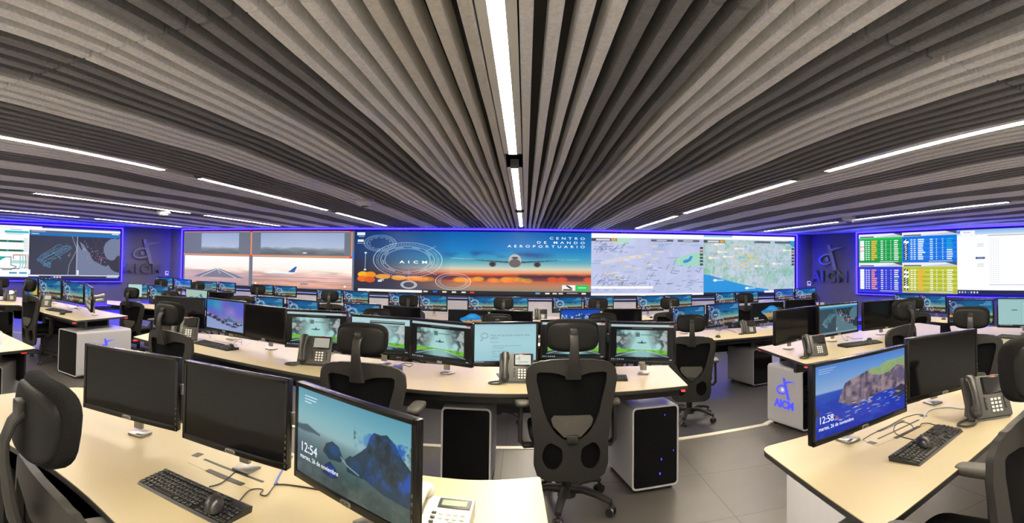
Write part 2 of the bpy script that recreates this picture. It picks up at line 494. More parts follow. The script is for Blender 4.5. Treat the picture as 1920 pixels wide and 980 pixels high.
    for k, (u, c) in enumerate([(.315, (220, 220, 220)), (.355, (20, 110, 230)), (.395, (250, 235, 190)), (.435, (240, 240, 245)), (.475, (230, 235, 240)), (.51, (235, 60, 40)), (.78, (90, 180, 230)), (.82, (235, 235, 235)), (.85, (210, 210, 210)), (.875, (210, 210, 210)), (.97, (245, 245, 245))]):
        p.rect(u - .009, 1 - bar * .75, u + .009, 1 - bar * .3, c)
    p.rect(.90, 1 - bar * .72, .945, 1 - bar * .5, (225, 225, 225), .8)
    return p

def draw_cameras(w, h, asp):
    p = Pic(w, h, asp, (112, 118, 132))
    ym = .44
    # upper left and upper right: hazy apron
    for x0, x1 in ((.12, .36), (.49, .95)):
        m = (p.U > x0) & (p.U < x1) & (p.V < ym - .03) & (p.V > .03)
        sky = np.stack([np.interp(p.V, [0, .28, .33, ym], [a, b, c, d]) for a, b, c, d in ((150, 176, 120, 84), (168, 190, 130, 88), (206, 216, 140, 86))], -1)
        n = p.fbm(20, 3, 3, .2)
        sky = sky * (1 + ((n - .5) * .5 * (p.V > .28))[..., None])
        p.a = np.where(m[..., None], sky, p.a)
    p.ell(.74, ym - .06, .012, .012, (220, 225, 235))
    # lower: over-exposed sky and warm runway ground
    for x0, x1 in ((.01, .425), (.445, .99)):
        m = (p.U > x0) & (p.U < x1) & (p.V > ym + .02) & (p.V < .985)
        gd = np.stack([np.interp(p.V, [ym, .66, .72, .80, .90, 1], q) for q in ((255, 254, 240, 226, 220, 196), (255, 246, 214, 178, 168, 140), (255, 238, 200, 170, 150, 120))], -1)
        n = p.fbm(24, 8, 3, .12)
        gd = np.where((p.V > .68)[..., None], gd * (1 + ((n - .5) * .45))[..., None], gd)
        p.a = np.where(m[..., None], gd, p.a)
    p.blend(((p.U > .01) & (p.U < .425)).astype(float) * np.clip((p.V - .74) / .03, 0, 1) * (p.V < .985) * .45, (168, 160, 186))
    p.poly([(.215, .70), (.245, .70), (.40, .86), (.07, .86)], (112, 116, 134), .85)
    p.line(.23, .70, .12, .86, .005, (240, 240, 245)); p.line(.23, .70, .345, .86, .005, (240, 240, 245)); p.line(.23, .71, .245, .79, .004, (250, 250, 250))
    p.ell(.60, .735, .09, .022, (246, 246, 250)); p.poly([(.65, .72), (.685, .72), (.70, .62), (.69, .62)], (40, 90, 170)); p.ell(.60, .755, .05, .01, (180, 190, 205))
    for v, c in ((.81, (150, 140, 170)), (.84, (216, 170, 150)), (.875, (160, 140, 160)), (.93, (230, 180, 150))):
        p.rect(.446, v - .008, .99, v + .008, c, .6)
    O = (240, 150, 90)
    p.rect(0, .0, .988, .014, O); p.rect(0, ym - .012, .988, ym + .012, O); p.rect(.984, 0, .99, ym, O); p.rect(.43, 0, .438, ym, O)
    for u in (.432, .984): p.rect(u - .008, .0, u + .008, .02, (235, 50, 40)); p.rect(u - .008, ym - .01, u + .008, ym + .02, (235, 50, 40))
    p.rect(.99, .36, 1.0, .46, (40, 130, 230))
    p.rect(.72, .9, .76, .93, (150, 140, 150)); p.rect(.46, .92, .47, .95, (250, 250, 250)); p.rect(.95, .92, .96, .95, (250, 250, 250))
    return p

def draw_city(w, h, asp):
    p = Pic(w, h, asp, (190, 198, 232))
    n = p.fbm(9, 2, 4); p.mul(.94 + .10 * n)
    p.poly([(.18, .07), (.36, .07), (.33, .13), (.25, .17), (.17, .13)], (176, 218, 196))
    p.poly([(.73, .42), (.85, .33), (1.0, .27), (1.0, .50), (.86, .53), (.74, .50)], (160, 214, 192))
    p.poly([(.81, .43), (.86, .40), (.88, .35), (.90, .36), (.88, .43), (.84, .47), (.81, .47)], (46, 142, 220))
    r = np.random.default_rng(3)
    def street(u, v, a, l, c, t=.004, al=.7):
        p.line(u, v, u + math.cos(a) * l / asp, v + math.sin(a) * l, t, c, al)
    for k in range(70):
        u, v = r.random(), .5 + r.random() * .46
        if u < .45 and v < .7: continue
        street(u, v, r.choice([-.1, .05, -1.1, -.9, .1]), .03 + r.random() * .09, (84, 92, 128))
    for k in range(60): street(.02 + r.random() * .28, .15 + r.random() * .16, r.choice([-.8, -.75, 0, -.05]), .02 + r.random() * .05, (92, 104, 150))
    for k in range(45): street(.02 + r.random() * .3, .68 + r.random() * .2, r.choice([-.9, -.85, .9]), .03 + r.random() * .06, (96, 104, 140))
    for k in range(26): street(r.random(), .15 + r.random() * .8, -.05, .05 + r.random() * .2, (60, 130, 190), .004, .55)
    for k in range(24): street(r.random(), r.random(), r.random() * 3, .2 + r.random() * .3, (214, 220, 244), .006, .5)
    p.line(.1, .47, .42, .36, .03, (226, 214, 216), .6)
    for u, v in ((.52, .2), (.58, .29), (.32, .37), (.46, .33), (.53, .4), (.27, .43), (.29, .53), (.37, .56), (.48, .5), (.12, .65), (.18, .63), (.25, .74), (.21, .68), (.4, .38)):
        p.ell(u, v, .008, .016, (246, 200, 96)); p.rect(u + .01, v - .008, u + .06, v + .008, (236, 236, 232), .6)
    p.rect(.0, .08, .22, .125, (70, 74, 84)); p.rect(.17, .085, .215, .12, (236, 160, 50)); p.rect(.04, .09, .16, .115, (225, 225, 230))
    for u in (.52, .76): p.rect(u, .085, u + .2, .12, (96, 100, 112)); p.rect(u + .05, .095, u + .14, .11, (220, 220, 225))
    for k in range(6): p.rect(.965, .20 + k * .055, .995, .235 + k * .055, (60, 64, 74) if k != 1 else (180, 110, 50))
    p.rect(-.1, -.1, 1.1, .07, (252, 253, 255)); p.rect(.0, .85, .54, .89, (250, 250, 252))
    p.rect(-.1, .965, 1.1, 1.1, (246, 248, 252))
    return p

def draw_terrain(w, h, asp):
    p = Pic(w, h, asp, (176, 196, 206))
    n = p.fbm(8, 21, 5); rdg = np.abs(p.fbm(16, 5, 3, 1.4) - .5) * 2
    p.blend(np.clip((n - .45) * 5, 0, 1) * .8, (140, 190, 172)); p.blend(np.clip((.30 - rdg) * 3, 0, 1) * .5, (226, 232, 240)); p.blend(np.clip((rdg - .5) * 3, 0, 1) * .5, (118, 140, 156))
    p.blend(np.clip((p.fbm(5, 8, 3) - .5) * 6, 0, 1) * np.clip((p.V - .35) * 3, 0, 1) * np.clip((.8 - p.V) * 5, 0, 1) * .7, (116, 180, 140))
    p.poly([(0, .66), (.06, .67), (.16, .72), (.26, .77), (.42, .84), (.55, .89), (.70, .93), (.70, 1.1), (0, 1.1)], (28, 146, 222))
    p.poly([(.92, .0), (1.1, 0), (1.1, .24), (.97, .17), (.93, .10)], (60, 150, 214))
    r = np.random.default_rng(2)
    for k in range(26): p.ell(.45 + r.normal() * .12, .40 + r.normal() * .1, .012, .014, (244, 200, 90), .9)
    for u, v in ((.13, .15), (.34, .22), (.22, .36), (.56, .52), (.12, .76), (.46, .90), (.76, .48), (.88, .24), (.16, .28), (.07, .38)):
        p.ell(u, v, .022, .022, (250, 236, 200)); p.rect(u + .02, v - .01, u + .09, v + .01, (245, 245, 240), .7)
    p.rect(.0, .08, .22, .125, (70, 74, 84)); p.rect(.17, .085, .215, .12, (236, 160, 50)); p.rect(.04, .09, .16, .115, (225, 225, 230))
    for u in (.54, .77): p.rect(u, .085, u + .18, .12, (96, 100, 112))
    for k in range(6): p.rect(.965, .20 + k * .055, .995, .235 + k * .055, (60, 64, 74) if k != 1 else (180, 110, 50))
    p.rect(-.1, -.1, 1.1, .07, (250, 252, 255)); p.rect(0, -.1, .3, .03, (150, 190, 226))
    p.rect(-.1, .965, 1.1, 1.1, (30, 34, 44)); p.rect(.65, .95, 1.1, .985, (240, 240, 245))
    return p

GULF = [(.72, .14), (.78, .10), (.88, .08), (.93, .10), (1.0, .08), (1.0, .50), (.93, .52), (.88, .60), (.80, .63), (.72, .60), (.66, .52), (.62, .40), (.62, .30), (.66, .20)]
PACIFIC = [(.0, .08), (.02, .12), (.08, .20), (.16, .26), (.22, .36), (.28, .44), (.33, .53), (.35, .60), (.42, .66), (.54, .72), (.66, .78), (.74, .74), (.80, .84), (.88, .90), (1, .93), (1, 1.0), (0, 1.0)]
def draw_mexico(p, x0, x1, y0, y1, land, sea, dots=True, line=(70, 76, 92)):
    f = lambda q: [(x0 + (x1 - x0) * a, y0 + (y1 - y0) * b) for a, b in q]
    p.rect(x0, y0, x1, y1, land)
    n = len(PACIFIC)
    p.poly(f(PACIFIC), sea); p.poly(f(GULF), sea)
    p.poly(f([(0, .08), (.05, .16), (.10, .28), (.13, .38), (.11, .39), (.05, .28), (.0, .17)]), land)
    for q in ([(.38, .08), (.36, .16), (.44, .22), (.42, .34)], [(.44, .22), (.52, .10), (.58, .22), (.60, .34)], [(.2, .08), (.18, .22), (.3, .3)], [(.72, .74), (.78, .66)]): p.path(f(q), p.px * .5, line)
    if dots:
        r = np.random.default_rng(6)
        for k in range(70):
            a, b = r.random(), r.random()
            u, v = (.15 + a * .5, .1 + a * .4 + b * .28) if k < 40 else (.45 + r.normal() * .13, .58 + r.normal() * .09)
            c = [(240, 240, 245), (90, 210, 150), (240, 90, 170)][k % 3] if k > 20 else (230, 235, 240)
            q = f([(min(max(u, .02), .98), min(max(v, .1), .9))])[0]; p.ell(q[0], q[1], p.px * 1.0 / p.asp, p.px * 1.0, c, .95)
        for q, s in (((.56, .60), 2.6), ((.7, .57), 1.4), ((.73, .55), 1.2)):
            q2 = f([q])[0]; p.ell(q2[0], q2[1], p.px * s / p.asp, p.px * s, (245, 90, 190))

def draw_runways(p, x0, x1, y0, y1, bgc, c):
    f = lambda u, v: (x0 + (x1 - x0) * u, y0 + (y1 - y0) * v)
    p.rect(x0, y0, x1, y1, bgc)
    t = p.px * .55
    O = [(.17, .62), (.27, .48), (.42, .38), (.58, .24), (.66, .22), (.70, .27), (.86, .25), (.90, .30), (.60, .55), (.48, .62), (.45, .72), (.44, .82), (.33, .76), (.24, .68), (.17, .62)]
    p.path([f(*q) for q in O], t, c)
    for a, b in (((.18, .62), (.88, .27)), ((.25, .63), (.78, .24)), ((.30, .66), (.86, .32)), ((.22, .55), (.62, .30)), ((.50, .42), (.68, .58)), ((.30, .66), (.44, .80)), ((.26, .64), (.40, .80)), ((.33, .62), (.46, .74)), ((.40, .6), (.56, .56)), ((.55, .25), (.5, .38)), ((.36, .44), (.30, .58)), ((.63, .50), (.66, .62))): p.line(*f(*a), *f(*b), t, c)
    r = np.random.default_rng(8)
    for k in range(70):
        s = r.random(); u, v = .2 + s * .66, .62 - s * .36 + r.normal() * .035; p.line(*f(u, v), *f(u + r.normal() * .03, v + r.normal() * .03), t * .8, c, .8)
    for k in range(30):
        u, v = .27 + r.random() * .18, .64 + r.random() * .15; p.line(*f(u, v), *f(u + .03, v + .03), t * .8, c, .8)
    q = f(.26, .645); p.ell(q[0], q[1], p.px * 1.3 / p.asp, p.px * 1.6, (240, 90, 190))

def draw_left_diagram(w, h, asp):
    p = Pic(w, h, asp, (252, 253, 254))
    T = (28, 170, 160); G = (24, 90, 70)
    p.rect(.68, .10, .99, .14, (40, 190, 200)); p.rect(.75, .07, .90, .08, (150, 160, 165)); p.rect(.70, .155, .92, .165, (170, 175, 180))
    for v in (.30, .475):
        for u in (.12, .38, .62, .82): p.rect(u - .10, v - .018, u + .10, v + .018, G if u > .5 or v > .4 else T); p.ell(u - .10, v, .014, .02, T); p.ell(u + .10, v, .014, .02, T)
    p.path([(.62, .56), (.62, .82), (.88, .82)], .006, (40, 50, 50)); p.path([(.45, .60), (.77, .60), (.77, .75), (.84, .78)], .006, G)
    p.poly([(.55, .58), (.72, .60), (.66, .64), (.58, .72), (.56, .66)], T); p.path([(.66, .84), (.77, .84), (.84, .79)], .006, (40, 60, 60))
    for k in range(4):
        c = [T, T, G, (210, 110, 60)][k]; u = .88 + k * .035
        p.path([(.80, .63), (.80, .56), (u, .555), (u + .01, .60), (u + .01, .79), (u - .01, .81)], .006, c)
    p.rect(.76, .66, .98, .72, (150, 205, 200), .7)
    for u in (.12, .34, .56, .80, .93): p.rect(u - .05, .885, u + .05, .915, (50, 150, 185))
    for k in range(9): p.rect(.93, .24 + k * .03, .99, .25 + k * .03, (190, 200, 206)); p.rect(.96, .55 + k * .03, 1.0, .56 + k * .03, (170, 185, 200))
    for k in range(10): p.rect(.05 + (k % 5) * .1, .12 + (k // 5) * .05, .12 + (k % 5) * .1, .13 + (k // 5) * .05, (205, 190, 195))
    p.rect(.1, .03, .8, .045, (240, 215, 160), .6)
    p.rect(-.1, .975, 1.1, 1.1, (26, 28, 36))
    return p
def draw_left_radar(w, h, asp):
    p = Pic(w, h, asp, (250, 251, 253))
    p.rect(.13, -.1, 1.1, .025, (60, 80, 160)); p.rect(0, .07, 1.1, .115, (92, 98, 116)); p.rect(0, .115, 1.1, .165, (14, 116, 196))
    p.rect(.02, .075, .17, .10, (200, 205, 215), .6); p.rect(.9, .08, .985, .1, (240, 240, 245)); p.rect(.02, .13, .1, .145, (200, 225, 245)); p.rect(.55, .13, .63, .145, (200, 225, 245))
    draw_runways(p, 0, .505, .165, .93, (56, 60, 76), (92, 158, 196))
    draw_mexico(p, .505, 1.0, .165 - .06, .93, (46, 46, 62), (112, 124, 152)); p.rect(.505, .10, 1.0, .165, (14, 116, 196))
    p.path([(.455, .165), (.505, .40), (.505, .44), (.43, .72), (.415, .93)], .006, (150, 156, 172)); p.line(.514, .165, .508, .93, .006, (190, 196, 210))
    p.ell(.425, .54, .012, .022, (100, 120, 140)); p.line(.43, .52, .44, .49, .005, (100, 120, 140))
    for u in (.0, .515): p.rect(u, .83, u + .02, .92, (244, 246, 250))
    p.rect(.36, .925, .56, .945, (200, 206, 220)); p.rect(0, .945, 1.1, 1.1, (40, 42, 54)); p.rect(0, .935, .11, .96, (240, 240, 245))
    for k, c in enumerate([(40, 90, 230), (220, 220, 225), (220, 220, 225), (235, 190, 190)]): p.rect(.235 + k * .03, .955, .255 + k * .03, .985, c)
    p.rect(.86, .925, .99, .95, (230, 232, 240)); p.rect(.85, .955, .985, .975, (210, 212, 220))
    return p
def draw_tables(w, h, asp):
    p = Pic(w, h, asp, (255, 255, 255))
    r = np.random.default_rng(4)
    spec = [(0, 0, (20, 150, 60), (238, 190, 40)), (1, 0, (10, 110, 214), (230, 240, 250)), (0, 1, (36, 50, 190), (240, 150, 140)), (1, 1, (172, 180, 44), (246, 176, 50))]
    for i, j, bg, fg in spec:
        x0, x1, y0, y1 = i * .47, .47 + i * .53, j * .5, .5 + j * .5
        X = lambda u: x0 + (x1 - x0) * u
        Y = lambda v: y0 + (y1 - y0) * v
        p.rect(x0, Y(.13), x1, y1, bg)
        hd = (30, 200, 70) if (i, j) == (0, 0) else tuple(min(255, c * 1.1) for c in bg); p.rect(x0, Y(.13), x1, Y(.2), hd)
        p.rect(x0, y0, x1, Y(.13), (236, 238, 244)); p.poly([(X(.3), Y(.13)), (X(1), Y(.02)), (X(1), Y(.13))], (200, 206, 216)); p.poly([(X(.8), y0), (X(1), y0), (X(1), Y(.10))], (70, 80, 110)); p.rect(X(.03), Y(.08), X(.36), Y(.12), (40, 44, 50), .8)
        for k in range(10):
            v = .215 + k * .07
            if k % 2 == 0: p.rect(x0, Y(v), x1, Y(v + .07), tuple(min(255, c * 1.16 + 6) for c in bg), .8)
            c1 = (255, 255, 255)
            if i == 1 and k not in (1,) and (j == 0 or k not in (3, 8)):
                p.rect(X(.03), Y(v + .005), X(.11), Y(v + .065), (30, 36, 60)); p.poly([(X(.04), Y(v + .06)), (X(.08), Y(v + .01)), (X(.10), Y(v + .01)), (X(.07), Y(v + .06))], c1)
            else: p.rect(X(.03), Y(v + .002), X(.13), Y(v + .068), c1)
            if i == 0 and j == 0 and k in (3, 5): p.rect(X(.03), Y(v), X(.13), Y(v + .02), (220, 70, 60))
            for a, b in ((.16, .20), (.22, .26)): p.rect(X(a), Y(v + .02), X(b), Y(v + .052), c1, .95)
            L = .06 + r.random() * .08
            p.rect(X(.30), Y(v + .012), X(.30 + L), Y(v + .06), fg)
            p.rect(X(.52), Y(v + .02), X(.575), Y(v + .052), c1, .95)
            for a in (.64, .75): p.rect(X(a - .01), Y(v + .02), X(a + .01), Y(v + .052), c1, .9)
            c2 = c1 if not (i == 1 and j == 0 and k < 5) else (20, 190, 210)
            p.rect(X(.82), Y(v + .018), X(.82 + .08 + r.random() * .03), Y(v + .055), c2, .95)
        if (i, j) == (0, 1): p.rect(X(.82), Y(.5), X(.91), Y(.545), (20, 180, 130))
        p.rect(X(.5), Y(.945), X(.92), Y(.965), (235, 240, 245), .9)
    return p
def draw_document(w, h, asp):
    p = Pic(w, h, asp, (253, 254, 255))
    p.grad([(0, (130, 176, 232)), (.07, (196, 218, 242)), (.09, (253, 254, 255)), (1, (253, 254, 255))])
    p.rect(.03, .015, .17, .09, (250, 251, 253)); p.rect(.06, .035, .13, .05, (190, 200, 215)); p.rect(0, .02, .03, .05, (80, 130, 200))
    for k in range(5): p.rect(.03 + k * .05, .075, .04 + k * .05, .085, (200, 205, 212))
    p.rect(.175, .425, .26, .455, (40, 70, 130)); p.rect(.19, .435, .245, .445, (150, 170, 210))
    for v in (.22, .25, .53, .56): p.rect(.19, v, .25, v + .012, (205, 208, 212))
    p.rect(.29, .10, .9, .85, (246, 247, 250)); p.rect(.295, .105, .895, .84, (254, 255, 255)); p.rect(.29, .095, .9, .105, (150, 156, 166)); p.rect(.30, .845, .9, .855, (190, 195, 225))
    r = np.random.default_rng(1)
    for k in range(22):
        for q in range(4): p.rect(.31 + q * .022, .15 + k * .031, .321 + q * .022, .158 + k * .031, (205, 208, 214))
    for k in range(8): p.rect(.4 + r.random() * .1, .15 + r.random() * .1, .41 + r.random() * .1, .16, (215, 218, 222), .6)
    p.rect(-.1, .935, 1.1, 1.1, (28, 32, 44))
    for k, c in enumerate([(230, 232, 238), (220, 222, 228), (190, 195, 205), (20, 120, 220), (230, 230, 235), (245, 245, 248), (225, 230, 235)]): p.rect(.012 + k * .028, .955, .026 + k * .028, .985, c)
    return p

def draw_lock_beach(w, h, asp):
    p = Pic(w, h, asp)
    p.grad([(0, (92, 160, 184)), (.25, (126, 184, 196)), (.42, (150, 190, 196)), (.5, (120, 152, 158)), (.62, (92, 120, 124)), (.8, (70, 92, 92)), (1, (58, 76, 74))])
    p.blend(np.clip(1 - p.U / .4, 0, 1) * np.clip((p.V - .35) * 3, 0, 1) * .4, (60, 90, 130))
    p.ell(.06, .46, .10, .035, (52, 84, 100), .8, .02); p.poly([(.0, .45), (.10, .40), (.24, .46), (.24, .48), (0, .48)], (60, 92, 108), .9)
    n = p.fbm(10, 4, 4)
    rock = lambda pts, c: p.poly(pts, c)
    rock([(.53, .56), (.62, .44), (.66, .38), (.69, .26), (.72, .20), (.78, .20), (.82, .18), (.88, .24), (.94, .36), (1.0, .44), (1.0, .80), (.80, .78), (.62, .70), (.53, .66)], (30, 62, 84))
    m = (p.U > .55) & (p.V > .22)
    p.blend(m * np.clip((n - .52) * 7, 0, 1) * np.clip((p.U - .5) * 3, 0, 1) * np.clip((.78 - p.V) * 6, 0, 1) * .85, (16, 84, 190))
    p.blend(m * np.clip((.42 - n) * 7, 0, 1) * np.clip((.78 - p.V) * 6, 0, 1) * .7, (18, 36, 48))
    rock([(.27, .62), (.30, .52), (.36, .47), (.42, .50), (.46, .60), (.44, .66), (.33, .68)], (34, 62, 80)); p.ell(.38, .56, .05, .06, (30, 84, 160), .6, .04)
    rock([(.48, .60), (.52, .54), (.60, .54), (.64, .62), (.64, .72), (.50, .72)], (40, 66, 78)); p.ell(.57, .63, .05, .06, (36, 80, 140), .5, .04)
    rock([(.27, .86), (.29, .76), (.34, .70), (.40, .76), (.42, .84), (.36, .88)], (30, 52, 96)); p.ell(.35, .80, .04, .06, (20, 70, 190), .6, .04)
    p.path([(.44, .60), (.50, .66), (.60, .70)], .008, (180, 196, 196), .7)
    p.line(.25, .50, .255, .66, .008, (170, 110, 90), .6)
    s = p.fbm(14, 30, 4, .7)
    p.blend(np.clip((s - .5) * 4, 0, 1) * np.clip((p.V - .72) * 5, 0, 1) * .35, (120, 130, 120)); p.blend(np.clip((.45 - s) * 4, 0, 1) * np.clip((p.V - .66) * 5, 0, 1) * .35, (40, 56, 64))
    return p
def draw_lock_cliff(w, h, asp):
    p = Pic(w, h, asp)
    p.grad([(0, (70, 130, 214)), (.2, (110, 160, 220)), (.38, (150, 180, 220)), (.40, (40, 84, 190)), (.55, (24, 60, 180)), (.8, (30, 58, 186)), (1, (34, 50, 170))])
    n = p.fbm(12, 7, 4)
    cl = [(.22, .56), (.26, .42), (.29, .32), (.36, .28), (.44, .26), (.52, .22), (.58, .20), (.64, .22), (.74, .16), (.84, .18), (.92, .16), (1.0, .14), (1.0, .62), (.86, .62), (.74, .60), (.62, .62), (.50, .66), (.38, .68), (.30, .64)]
    p.poly(cl, (126, 112, 132))
    ins = Pic(w, h, asp); ins.poly(cl, (1, 1, 1)); k = ins.a[..., 0]
    st = p.noise(6, 3, 4.0)
    p.blend(k * np.clip((st - .5) * 5, 0, 1) * .65, (86, 74, 96)); p.blend(k * np.clip((n - .52) * 6, 0, 1) * .6, (186, 160, 160)); p.blend(k * np.clip((.42 - n) * 6, 0, 1) * .7, (54, 48, 74))
    p.poly([(.54, .24), (.58, .19), (.66, .21), (.76, .14), (.92, .14), (1, .12), (1, .30), (.90, .24), (.80, .32), (.70, .34), (.60, .30)], (150, 184, 120), .85)
    p.poly([(.84, .34), (.92, .30), (1, .34), (1, .5), (.9, .46)], (96, 84, 120), .8)
    p.poly([(.84, .74), (.88, .62), (.95, .58), (1, .62), (1, .76), (.90, .80)], (56, 52, 80)); p.poly([(0, .60), (.03, .58), (.04, .70), (0, .74)], (60, 58, 92))
    p.poly([(.18, .80), (.205, .74), (.23, .80)], (160, 96, 92)); p.poly([(.53, .72), (.55, .60), (.58, .72)], (150, 120, 130)); p.poly([(.42, .72), (.44, .66), (.46, .72)], (120, 96, 110))
    r = np.random.default_rng(3)
    for q in range(46):
        u, v = .05 + r.random() * .9, .62 + r.random() * .25; p.ell(u, v, .012 + r.random() * .02, .006, (210, 220, 240), .8)
    p.blend(np.clip((p.fbm(20, 9, 2, .5) - .55) * 5, 0, 1) * (p.V > .4) * (1 - k) * .4, (20, 100, 210))
    for q in range(3): p.rect(.03, .045 + q * .03, .2 - q * .03, .056 + q * .03, (190, 210, 240), .7)
    return p
def draw_aurora(w, h, asp):
    p = Pic(w, h, asp)
    p.grad([(0, (56, 110, 190)), (.3, (92, 110, 206)), (.5, (120, 120, 206)), (.6, (130, 140, 190)), (.68, (120, 134, 180)), (.8, (130, 150, 206)), (1, (120, 130, 200))])
    for u, v, rx, ry, c in ((.12, .15, .2, .2, (40, 150, 200)), (.33, .2, .12, .25, (60, 190, 200)), (.5, .12, .15, .15, (150, 90, 200)), (.68, .36, .12, .12, (190, 150, 200)), (.88, .2, .14, .3, (110, 100, 220)), (.2, .45, .2, .15, (110, 90, 200))): p.ell(u, v, rx, ry, c, .6, .25)
    p.poly([(.5, .66), (.56, .60), (.62, .52), (.68, .60), (.76, .66), (.76, .7), (.5, .7)], (90, 120, 170))
    p.poly([(0, .44), (.1, .50), (.22, .56), (.4, .66), (.6, .70), (.8, .72), (1, .70), (1, 1.1), (0, 1.1)], (150, 168, 214))
    n = p.fbm(10, 2, 4); m = np.clip((n - .5) * 8, 0, 1)
    p.blend(m * ((p.V > .44 + .30 * p.U) & (p.V < .60 + .30 * np.minimum(p.U, .6))) * .9, (56, 46, 70))
    for u, v, rx, ry in ((.1, .53, .05, .03), (.22, .62, .07, .05), (.34, .68, .07, .05), (.46, .74, .05, .06), (.6, .80, .07, .03), (.75, .84, .08, .03), (.86, .78, .04, .03)): p.ell(u, v, rx, ry, (44, 40, 62), .85, .03)
    return p
def draw_runway_app(w, h, asp, light=False):
    p = Pic(w, h, asp, (10, 14, 16))
    x0, x1, y0, y1 = .09, .90, .17, .90
    if light: x0, x1, y0, y1 = -.12, .92, .16, .92
    m = ((p.U > x0) & (p.U < x1) & (p.V > y0) & (p.V < y1)).astype(float)
    u, v = (p.U - x0) / (x1 - x0), (p.V - y0) / (y1 - y0)
    p.blend(m, (176, 224, 222))
    n = p.fbm(5, 12, 4); edge = np.clip((np.abs(u - .5) * 2) ** 1.3 * 1.7 - .2 + (.35 - v) * .6, 0, 1)
    p.blend(m * edge * np.clip(.62 + (n - .5) * 3.2, 0, 1), (22, 34, 34) if not light else (96, 124, 126)); p.blend(m * edge * np.clip((n - .56) * 7, 0, 1) * .8, (214, 226, 224))
    h0 = .70 + .045 * u; lo = h0 + .035 + .30 * np.abs(u - .5) ** 1.1
    p.blend(m * np.clip((v - lo) / .02, 0, 1), (150, 196, 196)); p.blend(m * np.clip((v - lo) / .02, 0, 1) * np.clip((np.abs(u - .5) - .12) * 4, 0, 1), (62, 84, 84))
    gm = np.clip((v - h0) / .015, 0, 1) * np.clip((lo - v) / .015, 0, 1)
    p.blend(m * gm, (120, 200, 50)); p.blend(m * gm * np.clip((p.fbm(16, 3, 2) - .45) * 4, 0, 1) * .6, (50, 140, 40))
    f = lambda a, b: (x0 + (x1 - x0) * a, y0 + (y1 - y0) * b)
    for sx in (-1, 1): p.line(*f(.5 + sx * .1, .77), *f(.5 + sx * .52, .99), .006, (220, 230, 226))
    c = (34, 50, 54)
    q = f(.5, .46); p.line(q[0] - .07, q[1] + .005, q[0] + .07, q[1] + .005, .009, c); p.ell(q[0], q[1], .014, .03, c); p.line(q[0], q[1] - .06, q[0], q[1], .006, c)
    for sx in (-.03, .03): p.ell(q[0] + sx, q[1] + .015, .008, .014, c)
    q = f(.42, .17)
    for a in (-.016, .016):
        for b in (-.026, .026): p.ring(q[0] + a, q[1] + b, .013, .022, .008, c)
    for k in range(9): p.rect(q[0] + .05 + k * .02, q[1] - .012, q[0] + .063 + k * .02, q[1] + .016, (70, 96, 100), .85)
    q = f(.5, .93); p.ring(q[0], q[1], .10, .13, .004, (150, 190, 186), .7); p.ring(q[0], q[1], .06, .08, .004, (150, 190, 186), .7)
    p.rect(0, .02, 1, .085, (190, 214, 220)); p.rect(.93, .02, 1.0, .05, (190, 60, 60) if not light else (190, 214, 220)); p.rect(.34, .115, .66, .125, (160, 180, 180), .8)
    if light:
        p.blend(((p.V > .02) & (p.V < .2)).astype(float), (182, 222, 228)); p.rect(.32, .09, .92, .17, (26, 32, 36)); p.rect(.32, .11, .92, .13, (190, 220, 225)); p.rect(.08, .16, .24, .17, (110, 140, 146)); p.rect(.08, .2, .24, .21, (120, 150, 156)); p.rect(.72, .86, .94, .93, (36, 52, 58))
    p.rect(0, .945, 1, 1.1, (16, 30, 38))
    for k in range(7): p.rect(.01 + k * .03, .955, .025 + k * .03, .985, (200, 215, 225) if k != 2 else (40, 150, 230))
    p.rect(.93, .96, .97, .98, (190, 200, 205))
    return p
def draw_page(w, h, asp):
    p = Pic(w, h, asp); p.grad([(0, (150, 196, 210)), (.06, (172, 214, 224)), (.5, (176, 222, 230)), (1, (160, 208, 220))])
    c = (60, 92, 102)
    for u, v, rx, ry in ((.135, .30, .03, .05), (.165, .285, .03, .055), (.19, .305, .025, .045), (.16, .325, .035, .04)): p.ring(u, v, rx, ry, .005, c)
    for u, v, rx, ry in ((.135, .30, .027, .043), (.165, .285, .027, .048), (.19, .305, .022, .038), (.16, .325, .032, .034)): p.ell(u, v, rx, ry, (174, 220, 228))
    p.ring(.12, .40, .008, .014, .004, c); p.ell(.10, .435, .006, .01, c)
    p.rect(.25, .955 - .03, .33, .935, (120, 160, 170), .5)
    p.rect(0, .965, 1, 1.1, (20, 40, 66))
    for k in range(6): p.rect(.01 + k * .025, .972, .023 + k * .025, .995, (200, 215, 225))
    return p
def draw_worldmap(w, h, asp):
    p = Pic(w, h, asp, (26, 120, 190)); n = p.fbm(4, 15, 4)
    p.blend(np.clip((.42 - p.V + (n - .5) * .9) * 14, 0, 1), (176, 206, 190)); p.blend(np.clip((n - .62) * 14, 0, 1), (176, 206, 190))
    return p
def draw_cave(w, h, asp):
    p = Pic(w, h, asp, (8, 12, 18))
    p.poly([(.28, .42), (.42, .30), (.55, .14), (.68, .14), (.80, .26), (.86, .40), (.84, .86), (.52, .88), (.44, .70), (.30, .52)], (30, 140, 216)); p.poly([(.32, .50), (.5, .52), (.86, .46), (.84, .88), (.52, .90), (.42, .66)], (196, 160, 96)); p.poly([(.5, .76), (.86, .74), (.85, .90), (.52, .92)], (110, 100, 80))
    p.ell(.6, .30, .12, .08, (110, 190, 230), .6, .1); p.poly([(.55, .54), (.57, .42), (.60, .54)], (90, 70, 50)); p.poly([(.42, .54), (.44, .47), (.46, .54)], (90, 90, 60)); p.poly([(.82, .2), (.95, .3), (.99, .6), (.84, .5)], (70, 56, 34))
    return p
